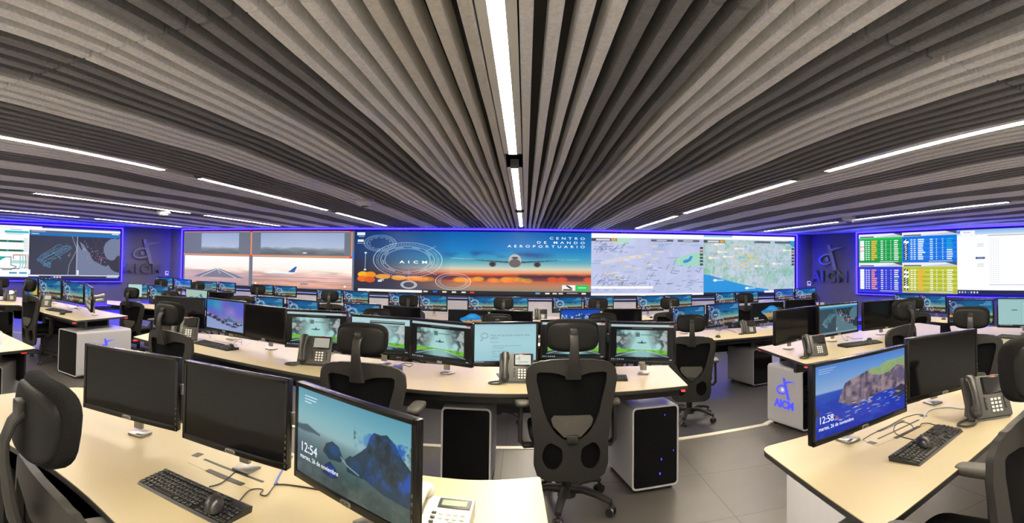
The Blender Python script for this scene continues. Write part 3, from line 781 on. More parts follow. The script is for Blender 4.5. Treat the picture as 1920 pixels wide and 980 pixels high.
def draw_mountain(w, h, asp):
    p = Pic(w, h, asp); p.grad([(0, (14, 66, 180)), (.4, (20, 90, 210)), (1, (10, 40, 110))])
    n = p.fbm(8, 5, 4); ridge = .30 + .5 * np.abs(p.U - .62) * -.2 + (n - .5) * .5 + .1 * np.sin(p.U * 9)
    m = np.clip((p.V - ridge) * 20, 0, 1); p.blend(m, (22, 60, 130)); p.blend(m * np.clip((p.fbm(12, 8, 4) - .5) * 8, 0, 1), (170, 205, 240)); p.blend(np.clip((p.V - .75) * 5, 0, 1), (8, 30, 80))
    return p
def draw_radar_monitor(w, h, asp):
    p = Pic(w, h, asp, (48, 76, 92)); draw_runways(p, 0, .44, .12, .93, (46, 72, 86), (96, 150, 172)); draw_mexico(p, .44, 1, .06, .93, (32, 52, 66), (86, 122, 138), True, (70, 100, 114))
    p.rect(0, -.1, 1.1, .07, (150, 196, 210)); p.rect(0, .07, 1.1, .13, (28, 120, 176)); p.line(.36, .13, .41, .4, .006, (110, 140, 150)); p.line(.42, .13, .43, .93, .006, (140, 170, 180)); p.rect(.43, .8, .45, .9, (210, 230, 235)); p.rect(0, .94, 1.1, 1.1, (150, 190, 205), .7)
    return p
def draw_white_doc(w, h, asp):
    p = Pic(w, h, asp, (166, 208, 208)); p.rect(0, 0, 1.1, .04, (120, 176, 196)); p.rect(.28, .40, .40, .43, (50, 90, 110)); p.rect(.48, .10, 1.1, .92, (140, 184, 186)); p.rect(.49, .11, 1.1, .91, (170, 212, 211)); p.rect(0, .96, 1.1, 1.1, (24, 44, 56))
    for k in range(7): p.rect(.03 + k * .04, .966, .05 + k * .04, .992, (200, 220, 225))
    return p
def draw_desktop_doc(w, h, asp):
    p = draw_desktop(w, h, asp); p.rect(-.1, 0, .72, .93, (190, 226, 224)); p.rect(.0, .04, .72, .06, (140, 180, 190)); return p
def draw_desktop_window(w, h, asp):
    p = draw_desktop(w, h, asp); p.rect(.42, .18, .80, .86, (130, 176, 196)); p.rect(.42, .18, .8, .24, (40, 60, 90))
    for k in range(5): p.rect(.44 + k * .07, .28, .49 + k * .07, .82, (60, 96, 120))
    return p
def draw_desktop_blue(w, h, asp):
    p = draw_desktop(w, h, asp); m = np.clip((.72 - p.V) * 8, 0, 1); p.blend(m * np.clip((p.fbm(5, 40, 3, .4) - .3) * 2, 0, 1) * .8, (40, 60, 214)); return p
def draw_green_map(w, h, asp):
    p = Pic(w, h, asp, (30, 90, 210)); p.poly([(.2, 1), (.3, .5), (.6, .35), (1, .4), (1, 1)], (80, 170, 90)); p.poly([(.5, 1), (.7, .6), (1, .5), (1, 1)], (210, 190, 90)); p.rect(.7, .3, .75, .4, (220, 60, 50)); return p
def draw_off(w, h, asp):
    return None

_PIC = {}
def picture(kind, res=1):
    """screen mesh for a monitor picture; res 0 far, 1 middle, 2 near"""
    k = (kind, res)
    if k not in _PIC:
        w, h = ((96, 54), (150, 84), (300, 170))[res]
        p = PAINT[kind](w, h, 16 / 9)
        me = p.mesh('screen_' + kind); me.materials.append(MATS['picture'])
        _PIC[k] = me
    return _PIC[k]
PAINT = dict(desktop=draw_desktop, beach=draw_lock_beach, cliff=draw_lock_cliff, aurora=draw_aurora, app=draw_runway_app, app_light=lambda w, h, a: draw_runway_app(w, h, a, True),
             page=draw_page, worldmap=draw_worldmap, cave=draw_cave, mountain=draw_mountain, radar=draw_radar_monitor, doc=draw_white_doc, deskdoc=draw_desktop_doc, deskwin=draw_desktop_window,
             deskblue=draw_desktop_blue, greenmap=draw_green_map)
_off = bpy.data.meshes.new('screen_off'); _off.from_pydata([(-.5, 0, -.5), (.5, 0, -.5), (.5, 0, .5), (-.5, 0, .5)], [], [[0, 1, 2, 3]]); _off.materials.append(MATS['screen_off'])

# ------------------------------------------------------------------ the room
WL = (Vector((-11.45, 15.2)), Vector((-13.5, 9.6)))        # left wall line, from the front corner
WR = (Vector((8.75, 15.2)), Vector((10.7, 8.4)))
YB = -4.5
def on_line(A, B, y): return A + (B - A) * ((y - A.y) / (B.y - A.y))
LB, RB = on_line(*WL, YB), on_line(*WR, YB)
def wall(name, a, b, th=0.2, z0=-0.4, z1=2.9, m='wall'):
    a, b = Vector(a[:2]), Vector(b[:2]); d = (b - a).normalized(); n = Vector((d.y, -d.x))     # n points outward when going clockwise seen from above... set by caller order
    o = MB().prism([a - d * th, b + d * th, b + d * th - n * th, a - d * th - n * th], z0, z1, m).build(name, smooth=0)
    return struct(o)
wall('wall_front', WL[0], WR[0]); wall('wall_right', WR[0], RB); wall('wall_back', RB, LB, m='white_plastic'); wall('wall_left', LB, WL[0])  # back wall is out of view, white to bounce light onto the ceiling

EDGE = [(-14.7, 6.2), (-9.6, 6.2), (-8.6, 6.8), (-5.75, 6.5), (-4.3, 5.35), (-3.0, 4.95), (-0.97, 4.80), (1.42, 4.93), (2.34, 5.07), (3.3, 5.75), (5.3, 6.9), (7.2, 8.0), (9.9, 9.3)]
EL, ER = on_line(*WL, 6.2), on_line(*WR, 9.3)
EDGE[0] = tuple(EL); EDGE[-1] = tuple(ER)
struct(MB().prism([tuple(p) for p in EDGE] + [tuple(RB), tuple(LB)], LOW - 0.02, UP, 'floor_tile').build('floor', smooth=0))
struct(MB().prism([(-19.5, YB - .3), (16, YB - .3), (16, 15.6), (-19.5, 15.6)], LOW - 0.25, LOW, 'floor_low').build('floor_lower', smooth=0))
struct(MB().prism([tuple(on_line(*WL, .1) + Vector((.05, 0))), tuple(on_line(*WR, .1) - Vector((.05, 0))), tuple(RB), tuple(LB)], UP, UP + .004, 'bounce_pale').build('bounce_floor', smooth=0))  # pale sheet added behind the camera, out of view, to brighten the ceiling
# metal nosing along the step
m = MB()
for a, b in zip(EDGE[1:-2], EDGE[2:-1]):
    a, b = Vector(a), Vector(b); d = (b - a).normalized(); n = Vector((-d.y, d.x))
    m.prism([a - n * .055, b - n * .055, b + n * .012, a + n * .012], -0.03, 0.006, 'nosing')
struct(m.build('trim_1', smooth=0))

# baseboards with a blue light line
def base_led(name, a, b, inward):
    a, b = Vector(a[:2]), Vector(b[:2]); d = (b - a).normalized(); n = Vector(inward).normalized()
    q = MB()
    q.prism([a, b, b + n * .02, a + n * .02], LOW, LOW + .13, 'black_panel')
    q.prism([a + n * .001, b + n * .001, b + n * .03, a + n * .03], LOW + .13, LOW + .155, 'led_blue')
    struct(q.build(name, smooth=0))
base_led('baseboard_left', on_line(*WL, 4.0), on_line(*WL, 15.1), (1, -.366))
base_led('baseboard_right', on_line(*WR, 4.0), on_line(*WR, 15.1), (-1, -.287))
base_led('baseboard_front', (-11.3, 15.2), (8.6, 15.2), (0, -1))

struct(MB().box((-1.35, 15.15, .185), (19.4, .10, .73), 'plaster').build('trim_2', smooth=0))
# ceiling slab, plain border and baffles in groups of pale and dark felt
PITCH, X0L, SL_H, SL_W = 0.1128, -0.12, 0.115, 0.055
cl = struct(MB().prism([(-19.5, YB - .2), (16, YB - .2), (16, 15.5), (-19.5, 15.5)], CEIL + .13, CEIL + .25, 'ceiling_void').build('ceiling', smooth=0))
b1 = MB()
def border(A, B, inw, wd):
    n = Vector(inw).normalized() * wd
    b1.prism([A - n * .1, B - n * .1, B + n, A + n], CEIL - .005, CEIL + .13, 'plaster')
border(WL[0], LB, (1, -.366), 0.75); border(WR[0], RB, (-1, -.287), 0.75)
b1.prism([(-11.5, 15.3), (8.8, 15.3), (8.8, 15.02), (-11.5, 15.02)], CEIL - .005, CEIL + .13, 'plaster')
o = b1.build('ceiling_border', cl, smooth=0)
LAMP_X = [-13.9, -10.35, -6.85, -3.76, -0.14, 2.94, 6.6, 10.1]
LAMP_X = [X0L + round((lx - X0L) / PITCH) * PITCH for lx in LAMP_X]
LAMP_Y = [(-4.4, -0.2), (0.35, 4.77), (5.5, 9.8), (10.4, 14.3)]
def tone(i):
    if i > 0:
        if i <= 20: return 'felt_light' if ((i - 1) // 4) % 2 == 0 else 'felt_dark'
        if i <= 27: return 'felt_dark'
        return 'felt_light' if ((i - 28) // 4) % 2 == 0 else 'felt_dark'
    i = -i
    if i <= 4: return 'felt_lamp_glow'  # lamp glow put into the colour of these slats
    if i <= 24: return 'felt_dark' if ((i - 1) // 4) % 2 == 0 else 'felt_light'
    if i <= 32: return 'felt_dark'
    return 'felt_light' if ((i - 33) // 4) % 2 == 0 else 'felt_dark'
SEAMS = [(-2.6, 1.83), (1.853, 6.28), (6.303, 10.73), (10.753, 15.0)]
def wave(x, y): return 0.007 * math.sin(y * 2 * math.pi / 3.1 + x * 0.35) + 0.002 * math.sin(y * 2 * math.pi / 1.1 + x * 1.3)
groups = {}
for i in range(-125, 95):
    x = X0L + i * PITCH
    if any(abs(x - lx) < 0.075 for lx in LAMP_X): continue
    groups.setdefault((tone(i), (i - 1) // 4 if i > 0 else -((-i - 1) // 4) - 1), []).append(x)
def slat(mb, x, ya, yb, mt):
    n = max(2, int((yb - ya) / 0.22)); hw = SL_W / 2; ch = 0.007
    vs, fs = [], []
    for k in range(n + 1):
        y = ya + (yb - ya) * k / n; z = CEIL + wave(x, y)
        vs += [(x - hw, y, CEIL + SL_H + .016), (x - hw, y, z + ch), (x - hw + ch, y, z), (x + hw - ch, y, z), (x + hw, y, z + ch), (x + hw, y, CEIL + SL_H + .016)]
    for k in range(n):
        for q in range(5):
            a = k * 6 + q; fs.append([a, a + 1, a + 7, a + 6])
    fs.append([5, 4, 3, 2, 1, 0]); e = n * 6; fs.append([e, e + 1, e + 2, e + 3, e + 4, e + 5])
    mb.add(vs, fs, mt)
for (mt, g), xs in groups.items():
    mb = MB()
    for x in xs:
        for ya, yb in SEAMS:
            # clip to the room, leaving the plain border along the walls
            def inside(y):
                return on_line(*WL, y).x + .72 < x < on_line(*WR, y).x - .72
            y0, y1 = ya, yb
            while y1 > y0 + .3 and not inside(y1): y1 -= .1
            if y1 <= y0 + .35: continue
            slat(mb, x, y0, y1, mt)
    if mb.v: mb.build('slat_panel', cl, smooth=30)

# linear lamps
ROWS = {-13.9: 'the far outer left row', -10.35: 'the row by the left wall', -6.85: 'the second row left of the middle', -3.76: 'the first row left of the middle',
        -0.14: 'the middle row', 2.94: 'the first row right of the middle', 6.6: 'the second row right of the middle', 10.1: 'the row by the right wall'}
SEGN = ['rearmost light strip of', 'light strip nearest overhead in', 'halfway light strip of', 'light strip at the front wall in']
for lx in LAMP_X:
    for k, (ya, yb) in enumerate(LAMP_Y):
        if k == 0 and abs(lx) > 8: continue
        xm = on_line(*WL, yb).x + .9, on_line(*WR, yb).x - .9
        if not xm[0] < lx < xm[1]: continue
        t = thing('linear_light', (lx, (ya + yb) / 2, CEIL + .02), 0, 'warm white %s %s' % (SEGN[k], ROWS[min(ROWS, key=lambda k_: abs(k_ - lx))]), 'light', 'light strips in the ceiling')
        L = yb - ya
        MB().box((0, 0, -.01), (.064, L, .012), 'lamp').build('diffuser', t, smooth=0)
        q = MB(); q.box((-.056, 0, -.012), (.044, L + .02, .008), 'white_plastic'); q.box((.056, 0, -.012), (.044, L + .02, .008), 'white_plastic'); q.box((-.037, 0, .02), (.008, L + .02, .085), 'white_plastic'); q.box((.037, 0, .02), (.008, L + .02, .085), 'white_plastic'); q.box((0, 0, .064), (.08, L + .02, .012), 'white_plastic')
        for e in (-1, 1): q.box((0, e * (L / 2 + .012), .02), (.08, .02, .085), 'silver')
        q.build('housing', t, smooth=0)

# smoke detectors
for (px, py), lab in zip(((684.5, 378), (306, 398), (1592, 410)), ('white round smoke detector on the slats above the runway camera pictures', 'white round smoke detector over the left corner logo', 'white round smoke detector over the right corner logo')):
    P = at_z(px, py, CEIL - .03)
    t = thing('smoke_detector', (P.x, P.y, CEIL), 0, lab, 'smoke detector', 'smoke detectors on the ceiling')
    MB().cyl((0, 0, .03), (0, 0, -.045), .12, 'white_plastic', .16, 28).build('base', t)
    MB().super((0, 0, -.05), (.12, .12, .06), 'white_plastic', 1, 1, 28, 10).build('sensor_head', t)
    MB().cyl((0, 0, -.095), (0, 0, -.112), .07, 'phone_gray', .05, 24).build('vent', t)

# ------------------------------------------------------------------ video walls
def wall_pt(A, B, s, z, off):
    d = (B - A).normalized(); n = Vector((d.y, -d.x)); p = A + d * s + n * off
    return Vector((p.x, p.y, z))
def s_of(A, B, px, py):
    d = ray(px, py); n = Vector(((B - A).y, -(B - A).x)); t = (A.x * n.x + A.y * n.y) / (d.x * n.x + d.y * n.y)
    p = Vector((d.x * t, d.y * t)); return (p - A).dot((B - A).normalized())
def video_wall(name, label, A, B, s0, s1, panels, z0, z1, led_bottom, bottom='led_blue'):
    """A to B runs left to right as seen from inside; local x along the wall, -y into the room"""
    d = (B - A).normalized(); rz = math.atan2(d.y, d.x); o = A + d * ((s0 + s1) / 2)
    t = thing(name, (o.x, o.y, 0), rz, label, 'video wall')
    W = s1 - s0; zc = (z0 + z1) / 2
    MB().box((0, -.03, zc), (W + .06, .055, z1 - z0 + .06), 'black_plastic', .006).build('cabinet', t)
    for fn, a, b, res in panels:
        w = b - a; p = fn(res[0], res[1], w / (z1 - z0)); me = p.mesh('screen_panel'); me.materials.append(MATS['picture_wall'])
        q = bpy.data.objects.new('screen_panel', me); C.objects.link(q); q.parent = t
        q.location = ((a + b) / 2 - (s0 + s1) / 2, -.0615, zc); q.scale = (w, 1, z1 - z0)
    zt, zb = z1 + .07, led_bottom; hw = W / 2 + .09
    q = MB()
    for m_, r, dy in (('led_blue', .028, 0), ('led_blue_core', .011, -.012)):
        q.box((0, -.05 + dy * 2, zt), (2 * hw, .03, r * 1.4), m_); q.box((0, -.085 + dy * 2, zb), (2 * hw, .03, r * .7), m_ if bottom == 'led_blue' else bottom)
        for sx in (-1, 1): q.box((sx * hw, -.05 + dy * 2, (zt + zb) / 2), (r * 1.4, .03, zt - zb), m_)
    q.build('light_strip', t, smooth=0)
    q = MB()
    for sx in (-1, 1): q.box((sx * hw, -.018, (zt + zb) / 2), (.06, .036, zt - zb), 'black_panel')
    q.box((0, -.018, zt), (2 * hw + .06, .036, .06), 'black_panel'); q.box((0, -.035, zb), (2 * hw + .06, .07, .05), 'black_panel')
    q.build('strip_channel', t, smooth=0)
    return t, (s0 + s1) / 2
FA, FB = WL[0], WR[0]
sx = lambda px: s_of(FA, FB, px, 490)
s = [sx(346), sx(665), sx(1108), sx(1318), sx(1488)]
vw, smid = video_wall('video_wall', 'wide video wall on the front wall with runway views, airport desktop and maps', FA, FB, s[0], s[4],
    [(draw_cameras, s[0], s[1], (480, 170)), (lambda w, h, a: draw_desktop(w, h, a, True, .055), s[1], s[2], (680, 190)), (draw_city, s[2], s[3], (320, 170)), (draw_terrain, s[3], s[4], (280, 170))], 0.73, 2.46, 0.615, 'led_line')
def on_screen(px, py):
    x = sx(px) - smid; d = ray(px, py); p = Vector((0, 0, H)) + d * (15.13 / d.y); return x, p.z
for word, px, py in (('CENTRO', 1096, 449.5), ('DE MANDO', 1096, 457.5), ('AEROPORTUARIO', 1096, 465)):
    x, z = on_screen(px, py); text('title_text', vw, word, .095, (x, -.0635, z), 'text_white', .001, .0008, 1.95, 1.62, 'RIGHT')
x, z = on_screen(776, 493.5); text('title_text', vw, 'A I C M', .105, (x, -.0635, z), 'text_white', .001, .003, 1.25, 1.9, 'CENTER')
LA, LBw = LB, WL[0]
sl = lambda px: s_of(LA, LBw, px, 475)
q = [sl(-95), sl(53), sl(223)]
video_wall('video_wall', 'video wall on the left wall with a transit diagram and a radar map of Mexico', LA, LBw, q[0], q[2], [(draw_left_diagram, q[0], q[1], (260, 170)), (draw_left_radar, q[1], q[2], (320, 180))], 0.82, 2.41, 0.735)
RA, RBw = WR[0], RB
sr = lambda px: s_of(RA, RBw, px, 492)
q = [sr(1613), sr(1797), sr(2010)]
video_wall('video_wall', 'video wall on the right wall with four flight tables and a white document', RA, RBw, q[0], q[2], [(draw_tables, q[0], q[1], (330, 190)), (draw_document, q[1], q[2], (330, 180))], 0.81, 2.47, 0.735)

# wall logos in the corners: emblem and letters standing off the wall
def emblem(mb, k, th, m, m2=None):
    """slanted stem with a ring round it and a sweep to the upper right; k = total height, drawn in x,z, thickness th in -y"""
    R = Matrix.Rotation(math.pi / 2, 4, 'X')
    P = lambda pts, z0=0, z1=th, mm=m: mb.prism([(x * k, z * k) for x, z in pts], z0, z1, mm, M=R)
    P([(.00, 1.0), (.15, .985), (.30, .60), (.50, .0), (.33, .0), (.17, .46), (.09, .66)])          # stem
    el = lambda rx, ry, d, cx=-.06, cz=.43, tl=.12: (cx + rx * math.cos(d) , cz + ry * math.sin(d) + tl * rx * math.cos(d))
    ang = [math.radians(d) for d in range(62, 322, 10)]
    P([el(.40, .23, a) for a in ang] + [el(.34, .155, a, -.035) for a in ang[::-1]])
    P([(.11, .67), (.40, .80), (.90, .90), (.44, .885), (.13, .80)])                               # sweep
    P([el(.10, .085, math.radians(d), -.02, .43, 0) for d in range(0, 360, 24)], 0, th, m2 or m)
def wall_logo(label, A, B, px, ytop, ymid, ybot, m='logo_gray'):
    d = (B - A).normalized(); n = Vector((d.y, -d.x)); s_ = s_of(A, B, px, ymid); P = A + d * s_
    def zof(y):
        dd = ray(px, y); return H + dd.z * ((P.x ** 2 + P.y ** 2) ** .5) / math.hypot(dd.x, dd.y)
    t = thing('wall_logo', (P.x + n.x * .03, P.y + n.y * .03, zof(ybot)), math.atan2(d.y, d.x), label, 'logo', 'corner logos')
    zt, zm = zof(ytop) - zof(ybot), zof(ymid) - zof(ybot)
    q = MB(); emblem(q, zt - zm, .05, m); e = q.build('emblem', t, smooth=0); e.location = (0, 0, zm)
    for k, ch in enumerate('AICM'):
        w = [-.62, -.22, .0, .44][k]
        text('letter', t, ch, zm * 1.32, (w * 1.0 - .06, -.03, 0), 'logo_dark', .06, .02, 1, 1.25)
    for a, z_ in ((-.3, zm * .5), (.3, zm * .5), (.06, zm + .3)): MB().cyl((a, .045, z_), (a, -.005, z_), .012, 'silver').build('stand_off', t)
wall_logo('dark raised letters and winged emblem on the left corner wall', LA, LBw, 265, 448, 494, 510)
wall_logo('dark raised letters and winged emblem on the right corner wall', RA, RBw, 1554, 459, 506, 527)

for lab, A, B, px, py in (('small white thermostat beside the left corner logo', LA, LBw, 312.5, 512), ('small white thermostat beside the right corner logo', FA, FB, 1519, 531)):
    d = (B - A).normalized(); n = Vector((d.y, -d.x)); P = A + d * s_of(A, B, px, py); dd = ray(px, py); z = H + dd.z * P.length / math.hypot(dd.x, dd.y)
    if A is FA: P = Vector((8.62, 15.2))
    t = thing('thermostat', (P.x + n.x * .012, P.y + n.y * .012, z), math.atan2(d.y, d.x), lab, 'thermostat', 'thermostats')
    MB().box((0, 0, 0), (.14, .024, .15), 'white_plastic', .01).build('case', t); MB().box((0, -.0135, .02), (.08, .003, .045), 'phone_glass').build('display', t)

# ------------------------------------------------------------------ desks
def rounded(poly, rads, seg=6):
    """round the corners of a polygon; rads is one radius or a dict index -> radius"""
    out = []; n = len(poly)
    for i in range(n):
        p = Vector(poly[i][:2]); r = rads.get(i, 0) if isinstance(rads, dict) else rads
        if r <= 0: out.append(p); continue
        a, b = (Vector(poly[i - 1][:2]) - p), (Vector(poly[(i + 1) % n][:2]) - p)
        ang = a.angle(b); t = min(r / math.tan(ang / 2), a.length * .45, b.length * .45)
        q0, q1 = p + a.normalized() * t, p + b.normalized() * t
        for k in range(seg + 1):
            u = k / seg; out.append(q0 * (1 - u) ** 2 + p * 2 * u * (1 - u) + q1 * u * u)
    return out
def inset_edge(pts, d):
    """move an open polyline towards its left by d"""
    out = []
    for i, p in enumerate(pts):
        a = Vector(pts[max(i - 1, 0)][:2]); b = Vector(pts[min(i + 1, len(pts) - 1)][:2]); t = (b - a).normalized()
        out.append(Vector(p[:2]) + Vector((-t.y, t.x)) * d)
    return out
def smooth_line(pts, n=5):
    pts = [Vector(p[:2]) for p in pts]
    if len(pts) < 3: return pts
    out = []
    for i in range(len(pts) - 1):
        p0, p1, p2, p3 = pts[max(i - 1, 0)], pts[i], pts[i + 1], pts[min(i + 2, len(pts) - 1)]
        for k in range(n):
            t = k / n
            out.append(0.5 * ((2 * p1) + (p2 - p0) * t + (2 * p0 - 5 * p1 + 4 * p2 - p3) * t * t + (3 * p1 - p0 - 3 * p2 + p3) * t ** 3))
    out.append(pts[-1]); return out
def desk(label, user, back, z, zf, leds=(), radius=None, legs=(), group='control room desks'):
    """user: edge where people sit, left to right; back: the other edge, left to right; both plan points"""
    user = [Vector(p[:2]) for p in user]; back = [Vector(p[:2]) for p in back]
    poly = user + back[::-1]
    nu = len(user)
    rd = {0: .05, nu - 1: .05, nu: .05, len(poly) - 1: .05}
    rd.update(radius or {})
    c = sum(poly, Vector((0, 0))) / len(poly)
    L = lambda p: Vector((p[0] - c.x, p[1] - c.y))
    t = thing('desk', (c.x, c.y, zf), 0, label, 'desk', group)
    zt = z - zf
    rp = [L(p) for p in rounded(poly, rd)]
    q = MB(); q.prism(rp, zt - .004, zt, 'desk_white'); q.prism(rp, zt - .026, zt - .004, 'desk_edge')
    q.build('tabletop', t, smooth=0)
    # dark under-structure: a beam below the user edge and a closed panel below the back edge
    a0, a1 = inset_edge(user, .14), inset_edge(user, .18)
    MB().prism([L(p) for p in a0] + [L(p) for p in a1[::-1]], zt - .10, zt - .026, 'black_panel').build('beam', t, smooth=0)
    mid0 = [u.lerp(b, .86) for u, b in zip(inner(user), inner(back))]; mid1 = [u.lerp(b, .90) for u, b in zip(inner(user), inner(back))]
    MB().prism([L(p) for p in mid0] + [L(p) for p in mid1[::-1]], zt - .34, zt - .026, 'black_panel').build('back_panel', t, smooth=0)
    for fr in legs:
        k = fr; u = at_frac(user, k); b = at_frac(back, k); d = (b - u).normalized(); n = Vector((-d.y, d.x)) * .03; s_, e = u.lerp(b, .28), u.lerp(b, .92)
        MB().prism([L(s_ + n), L(s_ - n), L(e - n), L(e + n)], 0, zt - .026, 'black_panel').build('leg', t, smooth=0)
    for p in leds:
        p = Vector(p[:2]); d = (c - p).normalized()
        q = p + d * .035; a = math.atan2(d.y, d.x)
        MB().box((0, 0, 0), (.03, .055, .012), 'led_red', .004).build('corner_light', t, smooth=0, loc=(q.x - c.x, q.y - c.y, zt - .035)).rotation_euler = (0, 0, a)
    return t
def inner(pts):
    return [at_frac(pts, .09 + .82 * k / 11) for k in range(12)]
def resample(pts, n):
    return [at_frac(pts, k / (n - 1)) for k in range(n)]
def at_frac(pts, f):
    pts = [Vector(p[:2]) for p in pts]; ls = [(b - a).length for a, b in zip(pts[:-1], pts[1:])]; d = f * sum(ls)
    for (a, b), l in zip(zip(pts[:-1], pts[1:]), ls):
        if d <= l + 1e-9: return a.lerp(b, d / l if l else 0)
        d -= l
    return pts[-1]
px = lambda q, z: [at_z(x, y, z).to_2d() for x, y in q]
radial = lambda pts, d: [Vector(p[:2]) * ((Vector(p[:2]).length + d) / Vector(p[:2]).length) for p in pts]

A_user = smooth_line([(-2.72, 1.50), (-1.91, 1.47), (-1.62, 1.45), (-1.19, 1.32), (-.60, 1.05), (.12, .92)])
A_back = smooth_line([(-2.68, 2.10), (-2.50, 2.50), (-1.9, 2.36), (-1.1, 2.26), (-.42, 2.20), (-.17, 2.19), (.07, 2.24)])
desk('cream curved desk in front with two black monitors and a beach lock screen', A_user, A_back, ZU, UP, legs=(.12, .9), radius={len(A_user): .1, len(A_user) - 1: .05})
B_user = smooth_line([(1.07, 1.43), (1.13, 1.46), (2.06, 1.80), (2.70, 2.06), (3.3, 2.25)])
B_back = [(1.08, 2.37), (1.75, 2.52), (2.63, 2.69), (3.4, 2.80)]
tb = desk('cream desk with the cliff lock screen and a keyboard bearing a mouse', B_user, B_back, ZU, UP, legs=(.95,), radius={len(B_user) + 3: .08})
MB().box((1.09 - tb.location.x, 1.86 - tb.location.y, .361), (.035, .46, .722), 'shell_white', .004).build('side_panel', tb)
C_user = smooth_line(px([(250, 631), (352, 657), (460, 680), (606, 707), (754, 727), (900, 736.5), (1030, 737), (1161, 733.5), (1290, 722)], ZU))
C_back = [(-3.92, 5.05)] + smooth_line([(-3.2, 5.22), (-2.5, 5.05), (-1.45, 4.72), (-.5, 4.56), (.3, 4.58), (1.21, 4.56)])
desk('long curved cream desk across the middle with nine monitors', C_user, C_back, ZU, UP, leds=(C_user[0], C_user[-1]), legs=(.08, .3, .5), radius={0: .02, len(C_user) - 1: .02})
D_user = [(-8.6, 4.95), (-7.26, 5.15), (-7.10, 5.42), (-6.19, 5.10), (-5.14, 4.84)]
D_back = [(-9.2, 5.7), (-8.35, 6.35), (-7.71, 6.48), (-6.13, 6.14), (-5.14, 5.86)]
desk('cream desk at left ending above the white cabinet with blue emblem', D_user, D_back, ZU, UP, leds=(D_user[-1], D_back[-1]), legs=(.2, .62), radius={4: .02, 5: .02})
J_user = [(-4.35, 2.45), (-3.83, 2.62), (-3.80, 2.90)]
J_back = [(-5.4, 3.15), (-4.79, 3.41), (-3.84, 3.13)]
desk('pointed cream desk end at the left edge above a pale cabinet', J_user[:2] , [(-5.2, 3.2), (-4.79, 3.42), (-3.83, 3.13)], ZU, UP, leds=((-3.83, 3.02),), legs=(.2,))
E_user = [(2.33, 4.17), (3.3, 4.30), (4.2, 4.48), (5.22, 5.56)]
E_back = [(2.35, 5.24), (3.4, 5.66), (4.4, 5.95), (5.25, 6.06)]
desk('cream desk at right with a radar map monitor between two black ones', E_user, E_back, ZU, UP, leds=(E_user[0], E_back[0]), legs=(.3, .8))
H_user = [(4.2, 4.25), (4.42, 3.90), (4.62, 3.55), (5.0, 2.9)]
H_back = [(5.3, 5.45), (5.6, 4.9), (5.72, 4.40), (6.1, 3.6)]
desk('cream desk at the right edge below the flight tables, facing an airport desktop', H_user, H_back, ZU, UP, legs=(.15, .9))
def arc_desk(label, pts, depth, legs):
    u = smooth_line([pol(x, r) for x, r in pts]); desk(label, u, radial(u, depth), ZL, LOW, legs=legs, group='desks on the lower floor')
arc_desk('desk on the lower floor at left, with document and world map monitors', [(203, 11.55), (266, 11.0), (369, 10.0), (452, 8.75)], 1.0, (.1, .5, .9))
arc_desk('curved desk on the lower floor just behind the long middle desk', [(456, 8.70), (500, 8.4), (565, 7.95), (670, 7.45), (753, 7.15), (880, 6.85), (960, 6.85), (1088, 7.15), (1166, 7.35), (1236, 7.35)], .95, (.05, .35, .65, .95))
arc_desk('desk on the lower floor at right with a phone and a cave picture', [(1241, 7.35), (1291, 7.4), (1355, 7.65), (1452, 8.15), (1536, 8.9)], 1.25, (.5, .95))
arc_desk('far desk before the runway camera pictures', [(268, 16.1), (330, 15.2), (430, 14.2), (500, 13.4), (560, 12.6)], .95, (.1, .5, .9))
arc_desk('far desk before the middle of the front video wall', [(565, 12.4), (640, 11.3), (755, 10.45), (812, 9.95), (905, 9.85), (1064, 9.9), (1160, 10.2)], .95, (.1, .5, .9))
arc_desk('far desk before the map pictures', [(1165, 10.2), (1219, 10.35), (1300, 11.3), (1400, 12.6), (1470, 13.5), (1545, 14.2)], .95, (.1, .5, .9))
arc_desk('far desk under the flight tables at right', [(1662, 10.7), (1700, 10.35), (1760, 9.75), (1800, 9.5)], .95, (.1, .9))

# cable slots cut into the near desks
def slot_plate(label, pts, z):
    P = [at_z(x, y, z) for x, y in pts['outline']]
    c = sum(P, Vector()) / len(P)
    t = thing('cable_hatch', (c.x, c.y, z), 0, label, 'cable hatch', 'cable hatches in the desk tops')
    MB().prism(rounded([(p - c).to_2d() for p in P], .03), 0, .0012, 'desk_white').build('plate', t, smooth=0)
    for s_ in pts['slots']:
        a, b = at_z(*s_[0], z) - c, at_z(*s_[1], z) - c; d = (b - a).to_2d().normalized(); n = Vector((-d.y, d.x)) * s_[2] * 1.3
        MB().prism(rounded([a.to_2d() - n, b.to_2d() - n, b.to_2d() + n, a.to_2d() + n], .004), .0012, .002, 'black_panel').build('slot', t, smooth=0)
slot_plate('cable hatch with black slots before the second black monitor', dict(outline=[(350, 866), (372, 842), (505, 885), (492, 925)], slots=[((383, 861), (494, 904), .006), ((389, 881), (456, 909), .011), ((364, 856), (377, 850), .013)]), ZU)
slot_plate('cable hatch with black slots under the cliff lock screen', dict(outline=[(1618, 823), (1730, 775), (1750, 790), (1640, 838)], slots=[((1646, 809), (1694, 788), .009), ((1646, 823), (1723, 787), .005), ((1678, 822), (1724, 799), .009), ((1628, 828), (1642, 832), .012), ((1726, 779), (1737, 781), .012)]), ZU)
slot_plate('cable hatch beneath the aurora picture monitor', dict(outline=[(396, 640), (418, 632), (470, 642), (455, 654)], slots=[((402, 638), (445, 647), .006), ((425, 636), (452, 642), .006)]), ZU)

